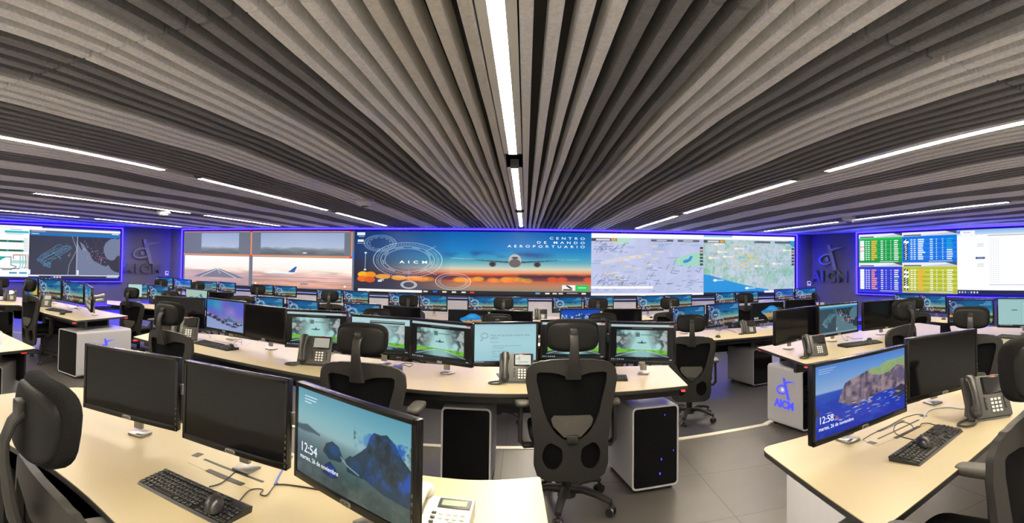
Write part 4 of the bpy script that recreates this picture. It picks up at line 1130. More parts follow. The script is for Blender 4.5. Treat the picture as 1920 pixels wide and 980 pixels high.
# ------------------------------------------------------------------ monitors
MON_GROUP = 'desk monitors'
def monitor(L, R, kind, zd, label, res=0, group=MON_GROUP, logo=False, buttons=False, side=False, zc=None, lift=0.255):
    zc = zd + lift if zc is None else zc
    (xl, yl0, yl1), (xr, yr0, yr1) = L, R
    P, Q = at_z(xl, (yl0 + yl1) / 2, zc), at_z(xr, (yr0 + yr1) / 2, zc)
    d = (Q - P).to_2d(); wd = d.length
    hl = (yl1 - yl0) * P.to_2d().length / F; hr = (yr1 - yr0) * Q.to_2d().length / F
    h = min(max((hl + hr) / 2, .27), .37); wd -= .006
    d.normalize(); nb = Vector((-d.y, d.x))                     # away from the viewer
    c = (P + Q) / 2; base = c.to_2d() + nb * .075
    t = thing('monitor', (base.x, base.y, zd), math.atan2(d.y, d.x), label, 'monitor', group)
    z = zc - zd; y0 = -.075
    bz, bb = .016, .026
    sw, sh = wd - 2 * bz, h - bz - bb; sz = z + (bb - bz) / 2
    q = MB()
    q.box((0, y0 + .018, z), (wd, .03, h), 'bezel', .006)
    q.super((0, y0 + .034, z), (wd * .36, .028, h * .36), 'black_plastic', .35, .35, 20, 8)
    zt, zb_ = z + h / 2, z - h / 2
    for cx, cz, sx_, sz_ in ((0, zt - bz / 2, wd, bz), (0, zb_ + bb / 2, wd, bb), (-wd / 2 + bz / 2, z, bz, h), (wd / 2 - bz / 2, z, bz, h)):
        q.box((cx, y0 + .001, cz), (sx_, .009, sz_), 'bezel', .003)
    q.build('housing', t)
    me = _off if kind == 'off' else picture(kind, res)
    o = bpy.data.objects.new('screen', me); C.objects.link(o); o.parent = t; o.location = (0, y0 + .0005, sz); o.scale = (sw, 1, sh)
    # column, arm and foot
    s_ = MB(); s_.box((0, .02, z * .5 + .02), (.05, .022, z - .02), 'silver', .006); s_.box((0, -.02, z), (.075, .09, .075), 'black_plastic', .01)
    s_.build('stand', t)
    MB().box((0, .03, .006), (.085, .09, .012), 'silver', .005).build('foot', t)
    if side:
        MB().box((wd / 2 + .008, y0 + .03, z + .02), (.03, .02, .045), 'silver', .004).build('bracket', t)
    if logo or res > 0:
        MB().super((0, y0 - .004, zb_ + .011), (.026, .003, .0095), 'silver', .5, .6, 20, 6).build('badge', t)
    if logo:
        text('lettering', t, 'AOC', .0135, (0, y0 - .0075, zb_ + .0065), 'desk_edge', .001, .0004, 1.0, 1.25, 'CENTER')
    if buttons:
        q = MB()
        for k in range(6): q.box((wd / 2 - .007, y0 - .004, z - h * .12 - k * .022), (.006, .003, .010), 'phone_gray', .001)
        q.build('button_row', t)
    return t, dict(w=sw, h=sh, y=y0, z=sz)

def on(t, g, body, u, v, size, m='text_white', sx_=1.0, bold=0.0, align='LEFT', name='screen_text'):
    text(name, t, body, size, (-g['w'] / 2 + g['w'] * u, g['y'] - .0008, g['z'] + g['h'] / 2 - g['h'] * v), m, .0003, bold, 1.0, sx_, align)

monitor((157, 642.7, 762), (334.6, 671.7, 809), 'off', ZU, 'black screen monitor on the front desk beside the headrest', 2, logo=True, buttons=True, side=True)
monitor((343, 675, 819), (541, 713, 882), 'off', ZU, 'black screen monitor on the front desk beside the beach lock screen', 2, logo=True, buttons=True, side=True)
t, g = monitor((553, 715, 888), (780, 789, 1019), 'beach', ZU, 'large near monitor with a blue beach lock screen reading 12:54', 2, logo=True, buttons=True)
on(t, g, '12:54', .035, .735, .046); on(t, g, 'martes, 26 de noviembre', .035, .82, .0215)
for k, (b, l) in enumerate((('', .13), ('', .12), ('', .07))):
    q = MB(); q.box((-g['w'] / 2 + g['w'] * (.075 + l / 2), g['y'] - .0008, g['z'] + g['h'] / 2 - g['h'] * (.075 + k * .035)), (g['w'] * l, .0003, .003), 'text_soft'); q.build('screen_text', t, smooth=0)
t, g = monitor((1523, 684, 838), (1700, 645.7, 770), 'cliff', ZU, 'monitor with a sea cliff lock screen reading 12:58', 2, logo=True, buttons=True)
on(t, g, '12:58', .03, .80, .044); on(t, g, 'martes, 26 de noviembre', .03, .895, .0235)
monitor((1700.6, 635, 755), (1833, 615.7, 721), 'off', ZU, 'dark blank monitor on the right desk beside the cliff lock screen', 2, logo=True, buttons=True)

monitor((289, 554, 609), (384, 558, 617), 'off', ZU, 'black monitor at the left end of the long middle desk', 1)
monitor((386, 558, 615), (459, 564, 630.6), 'aurora', ZU, 'monitor showing a snowy mountain under purple aurora', 1)
monitor((457, 568.4, 630.6), (536, 577.5, 646), 'off', ZU, 'black monitor between the aurora picture and a green runway screen', 1)
monitor((534, 578.6, 650), (653, 583.7, 657), 'app', ZU, 'green runway login monitor behind the slanted desk phone', 1)
monitor((656, 588.5, 658), (772, 595.5, 669.5), 'app_light', ZU, 'pale runway login monitor partly behind a black headrest', 1)
monitor((769, 595.5, 671.4), (886, 606, 690), 'app', ZU, 'green runway login monitor turned left beside the pale error page', 1)
t, g = monitor((885, 605, 684.7), (1009.6, 602, 684), 'page', ZU, 'monitor with a pale blue Spanish error page', 1, side=True)
for bdy, u, v, sz in (('Vaya, no se puede mostrar esta', .25, .315, .0235), ('página', .25, .385, .0235), ('Prueba esto:', .25, .485, .013), ('Asegúrate de que tienes la dirección web', .285, .58, .013), ('correcta: https://', .285, .635, .013), ('Busca "https://" en', .285, .72, .013), ('Bing', .285, .775, .013), ('Actualiza la página', .285, .86, .013)):
    on(t, g, bdy, u, v, sz, 'text_gray')
monitor((1012, 598.6, 675.5), (1139, 600, 676), 'app', ZU, 'green runway login monitor hidden behind the tallest headrest', 1)
monitor((1141, 600.4, 681.6), (1268, 606, 681.6), 'app', ZU, 'green runway login monitor at the right end of the long middle desk', 1)

monitor((52, 518, 553), (71, 520, 556), 'greenmap', ZU, 'monitor with a green and blue map behind the left chair headrest')
monitor((71.4, 520, 558), (115, 525.5, 562), 'desktop', ZU, 'airport desktop monitor next to the left chair headrest')
monitor((117, 525.5, 564), (157, 530.6, 571.4), 'desktop', ZU, 'airport desktop monitor second from the left chair headrest')
monitor((159, 531, 572), (170.5, 538.8, 585.7), 'desktop', ZU, 'monitor turned almost edge-on with a silver arm behind it')
monitor((1453.7, 582, 648.6), (1531, 572.4, 630), 'off', ZU, 'black monitor at the tip of the right desk behind a phone', 1)
monitor((1534, 572, 634), (1609, 565, 621.4), 'radar', ZU, 'monitor with a dim radar map of Mexico', 1, side=True)
monitor((1617.5, 566, 620), (1703, 559, 611), 'off', ZU, 'black glossy monitor beside the radar map monitor', 1)
monitor((1776, 559.5, 608), (1864, 561, 608), 'desktop', ZU, 'airport desktop monitor behind the right chair headrest', 1)
monitor((1869, 557.5, 613.6), (1965, 558, 615), 'doc', ZU, 'pale teal document monitor at the right edge', 1)

M_ = [((239, 530.5, 559), (277.5, 532, 561), 'deskdoc', 'monitor with a pale document over the airport desktop'),
      ((279, 533, 563), (316, 536.7, 567), 'desktop', 'airport desktop monitor right of the pale document monitor'),
      ((347.5, 539, 575), (389, 545, 578), 'worldmap', 'monitor with a blue and pale map above the first black monitor'),
      ((391, 546, 580), (438, 548.5, 582), 'off', 'black monitor right of the blue and pale map'),
      ((475, 554, 590), (532, 558, 594), 'desktop', 'airport desktop monitor behind the black monitor beside the aurora'),
      ((536, 559, 597), (597, 565, 603), 'desktop', 'airport desktop monitor right behind the leftmost green runway login'),
      ((643, 567, 605), (714, 571, 609), 'desktop', 'airport desktop monitor behind the pale runway login'),
      ((717, 571.5, 611), (789.6, 577, 615), 'off', 'black monitor behind the left-turned green runway login'),
      ((839.6, 580, 620), (916, 581, 621), 'cave', 'black monitor with a blue sea cave picture behind the error page'),
      ((918, 580, 620), (999, 584, 622), 'off', 'black monitor right of the blue sea cave behind the error page'),
      ((1050, 579, 617), (1126, 577.5, 615), 'mountain', 'monitor with blue snowy mountains behind the tallest headrest'),
      ((1129, 578, 615), (1204, 579, 612), 'off', 'black monitor right of the blue mountain picture'),
      ((1259, 576.5, 619), (1322, 571, 614), 'desktop', 'airport desktop monitor partly behind the tilted right chair headrest'),
      ((1326, 570.4, 616), (1386, 566, 606), 'desktop', 'airport desktop monitor beside the dark phone on the right lower desk'),
      ((1408.8, 568.4, 608), (1470, 565, 602), 'cave', 'monitor with a cave opening to a beach on the right lower desk'),
      ((1472, 562, 599), (1530, 560, 595), 'off', 'black monitor behind the tip of the right desk')]
for L, R, k, lab in M_:
    t, g = monitor(L, R, k, ZL, lab, 1 if L[0] > 1000 else 0, lift=.25, group='monitors on the lower floor')
    if 'opening to a beach' in lab: on(t, g, '06:55', .06, .82, .04); on(t, g, 'martes, 26 de noviembre', .06, .90, .02)
F_ = [((291, 518, 540), (324, 520.5, 543), 'desktop', 'beside the left corner thermostat'),
      ((326, 520.5, 543), (358, 525, 546), 'desktop', 'under the left end of the video wall'),
      ((367, 526, 546), (407, 528, 547), 'deskwin', 'with an open window, under the first runway picture'),
      ((409, 527, 546), (441, 531, 549), 'desktop', 'right of the one with an open window'),
      ((470.6, 532, 552), (512, 535, 554), 'desktop', 'below the seam between the two runway pictures'),
      ((513, 535, 555), (556, 537.5, 557), 'desktop', 'under the tail of the parked airliner picture'),
      ((593, 542, 567), (641, 542.5, 568), 'desktop', 'behind the headrest below the end of the runway pictures'),
      ((642.5, 543.5, 568), (691.5, 547, 571), 'desktop', 'left below the large glowing rings'),
      ((728, 548.5, 574), (782, 550.6, 578), 'deskwin', 'with an open window, below the small white ring'),
      ((785, 552, 582), (839, 554, 584), 'desktop', 'left below the orange ring'),
      ((876, 554, 584), (932, 556, 585), 'desktop', 'left of the headrest under the big airliner'),
      ((933, 556, 585), (991, 557, 584.5), 'desktop', 'right of the headrest under the big airliner'),
      ((1035.5, 556, 587), (1092, 556, 584), 'desktop', 'below the white and green buttons of the video wall'),
      ((1094, 555.5, 583), (1151, 555, 583), 'desktop', 'under the seam between desktop and city map'),
      ((1193, 554.7, 584), (1245, 553, 582), 'desktop', 'under the middle of the city map'),
      ((1246, 553, 580), (1297.5, 551.5, 578), 'desktop', 'under the right end of the city map'),
      ((1340.6, 549, 570), (1377, 547, 569), 'desktop', 'under the blue sea of the terrain map'),
      ((1379, 547, 569), (1422, 545.5, 567), 'desktop', 'behind the headrest under the terrain map'),
      ((1452, 542, 564), (1488, 541, 562), 'deskblue', 'with a bluer sky at the right end of the video wall'),
      ((1490, 541, 562), (1530, 538.5, 560), 'desktop', 'in the corner under the right thermostat'),
      ((1676, 551, 582), (1725, 552, 585), 'desktop', 'under the blue flight table, first of two'),
      ((1727, 552, 585), (1774, 554, 588), 'desktop', 'under the yellow flight table, second of two')]
for L, R, k, lab in F_:
    monitor(L, R, k, ZL, 'far airport desktop monitor ' + lab, 0, group='monitors of the far row', lift=.25)

# ------------------------------------------------------------------ office chair: local +y is where the sitter looks
def hw_outer(z):
    return float(np.interp(z, [.30, .33, .40, .53, .72, .90, .97, 1.01, 1.04], [.14, .205, .228, .225, .250, .282, .275, .235, .12]))
def f_outer(x, z):
    return max(abs(x) - hw_outer(z), z - (1.035 - .9 * x * x * .35), .305 - z)
def hw_open(z):
    return float(np.interp(z, [.545, .56, .60, .66, .72, .82, .90, .945, .965], [.0, .055, .105, .145, .17, .195, .215, .215, .19]))
def f_open(x, z):
    top = .955 - .03 * math.exp(-(x / .07) ** 2)
    return max(abs(x) - hw_open(z), z - top, .545 - z)
def f_low(x, z):
    a = abs(x) - .115
    return max(((a / .062) ** 2 + ((z - .455) / .085) ** 2) ** .5 * .07 - .07, .055 - abs(x), z - .535 + max(0, .12 - abs(x)) * .5)
def bend(x, z):
    return -.235 - .05 * math.cos((z - .62) * 3.4) * .6 + .55 * x * x + (.05 if z < .5 else 0) * ((.5 - z) / .2) ** 2 * 0 - .06 * max(0, z - .8)
def sdf_frame(x, z): return max(f_outer(x, z), -f_open(x, z), -f_low(x, z))
DN = Matrix.Translation((0, 0, -.05))
def make_chair():
    t = thing('office_chair', (0, 0, 0), 0, 'x', 'chair', 'office chairs')
    MB().sdf(sdf_frame, (-.30, .30, .29, 1.05), (40, 50), bend, .026, 'chair_plastic', M=DN).build('back_frame', t, smooth=45)
    MB().sdf(lambda x, z: f_outer(x * 1.1, (z - .66) * 1.08 + .66), (-.28, .28, .30, 1.03), (28, 36), lambda x, z: bend(x, z) + .03, .012, 'chair_mesh', M=DN).build('mesh_panel', t, smooth=60)
    def f_lum(x, z):
        hw = float(np.interp(z, [.575, .60, .64, .68, .70], [.05, .075, .115, .128, .11])); return max(abs(x) - hw, z - .70, .575 - z)
    lp = MB(); lp.sdf(f_lum, (-.14, .14, .57, .71), (28, 16), lambda x, z: bend(x, z) - .012, .022, 'arm_rubber', M=DN); lp.box((0, -.285, .515), (.07, .02, .05), 'chair_plastic', .006)
    lp.build('lumbar_pad', t, smooth=45)
    def cush(v):
        return (v.x, v.y, v.z + .02 * (v.x / .25) ** 2 - .035 * max(0, (v.y - .12) / .12) ** 2)
    MB().super((0, .03, .475), (.255, .25, .045), 'chair_fabric', .35, .6, 36, 12, warp=cush).build('seat', t, smooth=60)
    MB().super((0, .02, .428), (.235, .225, .018), 'chair_plastic', .35, .4, 28, 8).build('seat_pan', t)
    q = MB(); q.box((0, -.02, .385), (.16, .26, .07), 'black_plastic', .02)
    q.tube([(0, -.08, .38), (0, -.20, .36), (0, -.245, .40), (0, -.25, .47)], 1, 'chair_plastic', 12, flat=(.045, .014, (1, 0, 0)))
    q.tube([(.10, .02, .39), (.26, .02, .385)], .007, 'black_plastic', 8)
    q.build('tilt_mechanism', t)
    # headrest
    hz, hy = 1.13, -.265
    wp = lambda v: (v.x, v.y + 1.1 * v.x * v.x - .35 * v.z * v.z + .12 * v.z, v.z)
    MB().super((0, hy + .022, hz), (.165, .036, .098), 'chair_fabric', .5, .55, 36, 16, warp=wp).build('headrest', t, smooth=70)
    MB().super((0, hy - .004, hz - .006), (.15, .026, .083), 'chair_leather', .5, .55, 36, 14, warp=wp).build('headrest_shell', t, smooth=70)
    q = MB(); q.tube([(0, -.300, .88), (0, -.318, .94), (0, -.335, 1.03), (0, -.335, 1.08), (0, -.318, 1.12), (0, -.29, 1.145)], [1.35, 1.1, .8, .72, .72, .75], 'chair_plastic', 14, flat=(.036, .013, (1, 0, 0)))
    q.box((0, -.296, 1.15), (.045, .03, .05), 'black_plastic', .006)
    q.build('headrest_stalk', t)
    for s_ in (-1, 1):
        q = MB(); q.tube([(s_ * .15, -.02, .405), (s_ * .28, -.02, .40), (s_ * .305, -.02, .43), (s_ * .305, -.015, .55), (s_ * .30, -.005, .655)], 1, 'chair_plastic', 12, flat=(.035, .014, (0, 1, 0)))
        q.build('arm_post', t)
        MB().super((s_ * .295, .03, .672), (.047, .13, .02), 'arm_rubber', .55, .5, 28, 10).build('arm_pad', t, smooth=60)
    MB().cyl((0, 0, .35), (0, 0, .20), .022, 'chair_plastic', n=18).cyl((0, 0, .24), (0, 0, .10), .034, 'black_plastic', n=18).build('gas_lift', t)
    MB().cyl((0, 0, .135), (0, 0, .07), .05, 'chair_plastic', .06, 20).build('base_hub', t)
    for k in range(5):
        a = math.pi / 2 + .35 + k * 2 * math.pi / 5; c, s_ = math.cos(a), math.sin(a)
        MB().tube([(c * .03, s_ * .03, .115), (c * .12, s_ * .12, .128), (c * .22, s_ * .22, .112), (c * .31, s_ * .31, .085)], [1.3, 1.1, .9, .75], 'chair_plastic', 12, flat=(.026, .018, (-s_, c, 0))).build('base_leg', t)
        q = MB(); cx, cy = c * .31, s_ * .31
        for e in (-1, 1):
            p = Vector((cx - s_ * e * .016, cy + c * e * .016, .029)); q.cyl(p, p + Vector((-s_ * e * .014, c * e * .014, 0)), .029, 'black_plastic', .026, 16)
        q.cyl((cx, cy, .03), (cx, cy, .09), .009, 'black_plastic', n=8); q.super((cx, cy, .045), (.024, .024, .018), 'black_plastic', 1, .8, 14, 6)
        q.build('caster', t)
    return t
chair0 = make_chair(); _used = []
def chair(px_, r, az, label, zf=UP, rise=0.0, scale=1.0, grp='office chairs'):
    """placed by where its headrest appears: image column px_ and distance r; az = where it faces, degrees right of straight ahead"""
    a = math.radians(az); P = pol(px_, r); f = Vector((math.sin(a), math.cos(a)))
    o = P.to_2d() + f * .27 * scale
    t = chair0 if not _used else copy_tree(chair0)
    _used.append(t)
    t.location = (o.x, o.y, zf); t.rotation_euler = (0, 0, -a); t.scale = (scale, scale, scale * (1 + rise))
    t['label'] = label; t['group'] = grp
    return t
chair(1076, 3.42, -2, 'large black mesh chair in the middle, whole back showing, before the curved desk', scale=1.03)
chair(677, 3.36, 2, 'black mesh chair at the middle desk, behind the beach lock screen monitor')
chair(312, 4.62, 12, 'black chair whose headrest covers the left black monitor of the middle desk')
chair(64, 1.42, 20, 'nearest black chair at the left edge, big headrest over the front desk', rise=.05)
chair(1934, 1.95, -22, 'black chair at the right edge, armrest under the keyboard desk', rise=.10)
chair(53, 8.1, 12, 'black chair at left seen from the side, at the white cabinet desk')
chair(1700, 5.35, -20, 'black chair turned sideways before the glossy black monitor at right', rise=.03)
chair(1819, 4.85, 52, 'black chair covering the airport desktop monitor at right')
chair(1297, 6.15, 12, 'black chair with tilted headrest, alone on the lower floor right of the long desk', LOW)
chair(4, 11.6, -50, 'black chair cut off at the left edge behind the phone', LOW)
LOWG = 'office chairs on the lower floor'
for a in [(245, 9.6, 0, 'black chair before the pale document monitor on the lower floor'), (318, 8.9, -10, 'black chair before the blue and pale map monitor'),
          (456, 8.2, -40, 'black chair right of the black monitor beside the map, seen edge-on'), (707, 6.5, -8, 'black headrest before the black monitor behind the green runway logins'),
          (934, 6.05, -2, 'black headrest just above the error page monitor'), (1131, 6.3, 6, 'black headrest between the mountain picture and a black monitor'),
          (303, 13.4, -30, 'far black headrest nearest the left thermostat'), (371, 12.4, -18, 'far black headrest before the monitor with an open window at left'),
          (484, 11.6, -18, 'far black headrest below the seam of the runway pictures'), (619, 10.1, -12, 'far black headrest under the right end of the runway pictures'),
          (767, 9.2, -6, 'far black headrest below the small white ring'), (945, 9.0, 0, 'far black headrest under the big airliner'),
          (1122, 9.05, 6, 'far black headrest under the seam of desktop and city map'), (1257, 9.3, 8, 'far black headrest under the right half of the city map'),
          (1398, 10.8, 14, 'far black headrest under the terrain map'), (1531, 11.3, -50, 'far black headrest by the right corner, seen from the side'),
          (1713, 9.2, 42, 'far black chair under the blue flight table')]:
    chair(a[0], a[1], a[2], a[3], LOW, grp=LOWG)

# ------------------------------------------------------------------ cabinets for the computers
def cabinet(label, fl, fr, depth, h, zf, shell='shell_white', logo=None, glints=()):
    """fl, fr: lower front corners in plan (left and right as seen from the front)"""
    fl, fr = Vector(fl), Vector(fr); d = (fr - fl); w = d.length; d.normalize(); n = Vector((-d.y, d.x)); c = (fl + fr) / 2 + n * depth / 2
    t = thing('computer_cabinet', (c.x, c.y, zf), math.atan2(d.y, d.x), label, 'cabinet', 'computer cabinets under the desks')
    R = Matrix.Rotation(math.pi / 2, 4, 'X')
    box = rounded([(-w / 2, .025), (w / 2, .025), (w / 2, h), (-w / 2, h)], .035)
    inn = rounded([(-w / 2 + .012, .037), (w / 2 - .012, .037), (w / 2 - .012, h - .012), (-w / 2 + .012, h - .012)], .028)
    q = MB(); N = len(box); D = depth / 2
    vs = [Vector((p.x, y, p.y)) for y in (-D, D) for p in box] + [Vector((p.x, y, p.y)) for y in (-D, D) for p in inn]
    fs = []
    for i in range(N):
        j = (i + 1) % N
        fs += [[i, j, N + j, N + i], [2 * N + j, 2 * N + i, 3 * N + i, 3 * N + j], [j, i, 2 * N + i, 2 * N + j], [N + i, N + j, 3 * N + j, 3 * N + i]]
    q.add(vs, fs, shell); q.build('shell', t)
    q = MB(); q.prism([(p.x, p.y) for p in inn], D - .012, D - .004, 'black_glass', M=R); q.build('front_glass', t, smooth=0)
    q = MB(); q.prism([(p.x, p.y) for p in inn], -D + .004, -D + .012, 'black_panel', M=R); q.build('rear_panel', t, smooth=0)
    for x in (-1, 1):
        for y in (-1, 1): MB().cyl((x * (w / 2 - .05), y * (D - .06), .026), (x * (w / 2 - .05), y * (D - .06), 0), .018, 'black_plastic', n=12).build('foot', t)
    for x, z, r in glints: MB().box((x, -D - .0005 + .003, z), (r, .003, r * 1.6), 'logo_blue').build('glint_mark', t, smooth=0)  # reflections in the front glass, imitated by small glowing plates
    if logo:
        s_ = -1 if logo == 'left' else 1
        e = bpy.data.objects.new('logo', None)
        M0 = Matrix.Translation((s_ * (w / 2 + .001), 0, 0)) @ Matrix.Rotation(s_ * math.pi / 2, 4, 'Z')
        q = MB(); emblem(q, .21, .004, 'logo_blue', 'logo_blue_core'); o = q.build('emblem', t, smooth=0); o.matrix_local = M0 @ Matrix.Translation((-.02, 0, .285))
        o = bpy.data.objects.new('lettering', text_mesh('AICM', .105, .004, 'logo_blue', .004, 1.0, 'CENTER')); C.objects.link(o); o.parent = t
        o.matrix_local = M0 @ Matrix.Translation((0.0, -.002, .20)) @ Matrix.Rotation(math.pi / 2, 4, 'X') @ Matrix.Diagonal((1.15, 1, 1, 1))
        bpy.data.objects.remove(e)
    return t
cabinet('computer cabinet with black glass front right of the middle chair', (.757, 3.80), (1.11, 3.86), .6, .60, UP, glints=((.07, .53, .006), (.14, .27, .006), (.045, .22, .009), (.035, .12, .010)))
cabinet('computer cabinet with black front left of the middle chair', pol(832, 3.86)[:2], pol(925, 3.82)[:2], .6, .60, UP)
cabinet('white cabinet at right with a glowing blue emblem and letters', (2.53, 4.60), (2.86, 4.68), .52, .60, UP, logo='left')
cabinet('white cabinet at left with a glowing blue emblem', (-5.56, 4.93), (-5.12, 4.86), .90, .60, UP, logo='right')
cabinet('pale cabinet under the desk end at the left edge', (-4.42, 2.52), (-3.93, 2.84), .42, .60, UP, 'shell_gray')
cabinet('grey cabinet under the lower desk with the phone and cave picture', (3.24, 7.36), (3.6, 7.46), .62, .55, LOW, 'shell_gray')
cabinet('computer cabinet with dark glass front at the far left edge', pol(-30, 9.15)[:2], pol(29, 9.2)[:2], .45, .62, UP)

# ------------------------------------------------------------------ desk phones
def make_phone(display='phone_glass', body='phone_gray', logo=False):
    t = thing('desk_phone', (0, 0, 0), 0, 'x', 'phone', 'desk phones')
    T = Matrix.Translation((0, -.055, .014)) @ Matrix.Rotation(math.radians(-28), 4, 'X')      # panel frame: x across, z up along the panel, -y out
    MB().box((0, .012, .10), (.235, .026, .205), body, .008, M=T).build('body', t)
    q = MB(); q.prism([(-.055, 0), (.075, 0), (.046, .155), (.036, .155)], -.085, .085, body, M=Matrix(((0, 0, 1, 0), (1, 0, 0, 0), (0, 1, 0, 0), (0, 0, 0, 1)))); q.build('stand', t, smooth=0)
    q = MB(); q.box((.045, -.003, .152), (.125, .006, .085), 'bezel', .004, M=T); q.build('display_frame', t)
    MB().box((.045, -.0065, .152), (.108, .003, .068), display, M=T).build('display', t, smooth=0)
    # handset in its cradle
    q = MB(); q.tube([(-.078, -.022, .035), (-.078, -.034, .07), (-.078, -.036, .11), (-.078, -.030, .15), (-.078, -.022, .175)], [1.1, .9, .85, .9, 1.1], 'phone_dark' if body != 'ivory' else body, 14, flat=(.022, .013, (1, 0, 0)), M=T)
    for z in (.035, .175): q.super((-.078, -.014, z), (.029, .02, .032), 'phone_dark' if body != 'ivory' else body, .8, .7, 20, 10, M=T)
    q.build('handset', t, smooth=60)
    q = MB()
    for r in range(4):
        for c in range(3): q.box((.018 + c * .020, -.004, .082 - r * .018), (.013, .006, .011), 'key_white', .002, M=T)
    q.build('keypad', t)
    for x in (-.015, .088):
        q = MB(); q.box((x, -.0025, .066), (.012, .005, .062), 'black_plastic', .002, M=T)
        for k in range(3): q.super((x, -.005, .09 - k * .024), (.005, .003, .005), 'phone_gray', 1, 1, 10, 6, M=T)
        q.build('button_column', t)
    # coiled cord loops out to the left of the base
    pts = []; path = [(-.085, -.066, .022), (-.11, -.10, .010), (-.16, -.115, .010), (-.185, -.09, .010), (-.165, -.055, .010), (-.11, -.03, .012)]
    P = [Vector(p) for p in path]; sm = []
    for i in range(len(P) - 1):
        p0, p1, p2, p3 = P[max(i - 1, 0)], P[i], P[i + 1], P[min(i + 2, len(P) - 1)]
        for k in range(8):
            u = k / 8; sm.append(0.5 * ((2 * p1) + (p2 - p0) * u + (2 * p0 - 5 * p1 + 4 * p2 - p3) * u * u + (3 * p1 - p0 - 3 * p2 + p3) * u ** 3))
    MB().tube(sm, [.0065 if k % 2 else .0052 for k in range(len(sm))], 'cable_black', 8).build('cord', t)
    if logo:
        q = MB(); emblem(q, .030, .001, 'logo_dark'); o = q.build('screen_emblem', t, smooth=0); o.matrix_local = T @ Matrix.Translation((.012, -.0083, .145))
        MB().box((.045, -.0085, .137), (.075, .001, .004), 'logo_dark', M=T).build('screen_line', t, smooth=0)
    q = MB(); q.box((.05, -.005, .1985), (.025, .004, .005), 'red_mark', M=T); q.build('message_light', t, smooth=0)
    return t
emit('display_white', (.62, .66, .62), .8); emit('display_painted_glare', (.5, .49, .40), .7)  # the glare one is a bright reflection on a display, imitated by emission
def place_phone(t, q, z, yaw, label, s=1.0, grp='desk phones'):
    P = at_z(q[0], q[1], z); base = math.atan2(P.x, P.y)
    t.location = (P.x, P.y, z); t.rotation_euler = (0, 0, -base + math.radians(yaw)); t.scale = (s, s, s); t['label'] = label; t['group'] = grp; return t
ph = make_phone()
place_phone(ph, (346, 637), ZU, -12, 'dark desk phone left of the keyboard under the aurora picture', 1.22)
place_phone(copy_tree(ph), (1850, 782), ZU, 26, 'dark desk phone with looping cord beside the blank monitor on the right desk', 1.16)
place_phone(copy_tree(ph), (1528, 667), ZU, 24, 'dark desk phone at the tip of the desk with the radar map')
place_phone(copy_tree(ph), (1403, 625), ZL, 22, 'dark desk phone before the cave picture monitor', grp='desk phones on the lower floor')
place_phone(copy_tree(ph), (1014, 599), ZL, 0, 'grey desk phone in the gap right of the far middle monitors', grp='desk phones on the lower floor')
place_phone(copy_tree(ph), (18, 564), ZU, -5, 'dark desk phone at the left edge before the transit diagram')
place_phone(copy_tree(ph), (334, 553), ZL, -20, 'small far desk phone behind the second headrest from the left corner', grp='desk phones on the lower floor')
p1 = make_phone('display_painted_glare'); place_phone(p1, (590, 683), ZU, -14, 'grey desk phone with painted glare on its display before the leftmost green runway login', 1.18)
place_phone(copy_tree(p1), (84, 575), ZU, -22, 'grey desk phone with painted glare on its display right of the left chair')
p2 = make_phone('display_white', logo=True); place_phone(p2, (968, 716), ZU, 0, 'desk phone with a white emblem display before the error page', 1.05)

P = at_z(826, 985, ZU)
t = thing('desk_phone', (P.x, P.y, ZU), math.radians(-4), 'ivory desk phone with small grey display in front', 'phone', 'desk phones')
Rw = Matrix(((0, 0, 1, 0), (1, 0, 0, 0), (0, 1, 0, 0), (0, 0, 0, 1)))
MB().prism([(-.11, 0), (.09, 0), (.09, .055), (.075, .06), (-.11, .022)], -.10, .10, 'ivory', M=Rw).build('body', t, smooth=0)
Tt = Matrix.Translation((.028, .045, .053)) @ Matrix.Rotation(math.radians(11.5), 4, 'X')
MB().box((.01, 0, .002), (.11, .05, .006), 'phone_gray', .003, M=Tt).build('display_frame', t)
MB().box((.01, -.002, .0055), (.084, .028, .002), 'lcd', M=Tt).build('display', t, smooth=0)
q = MB(); q.tube([(-.072, -.10, .05), (-.072, -.05, .078), (-.072, .03, .092), (-.072, .085, .085)], [1.0, .85, .85, 1.05], 'ivory', 14, flat=(.025, .016, (1, 0, 0)))
for y, z in ((-.095, .045), (.082, .075)): q.super((-.072, y, z), (.03, .03, .022), 'ivory', .8, .7, 20, 10)
q.build('handset', t, smooth=60)
q = MB()
for r in range(4):
    for c in range(5): q.box((-.02 + c * .024, -.01 - r * .022, .0455 - r * .0045), (.015, .012, .006), 'phone_gray' if c == 0 else 'ivory', .002)
q.build('keypad', t)

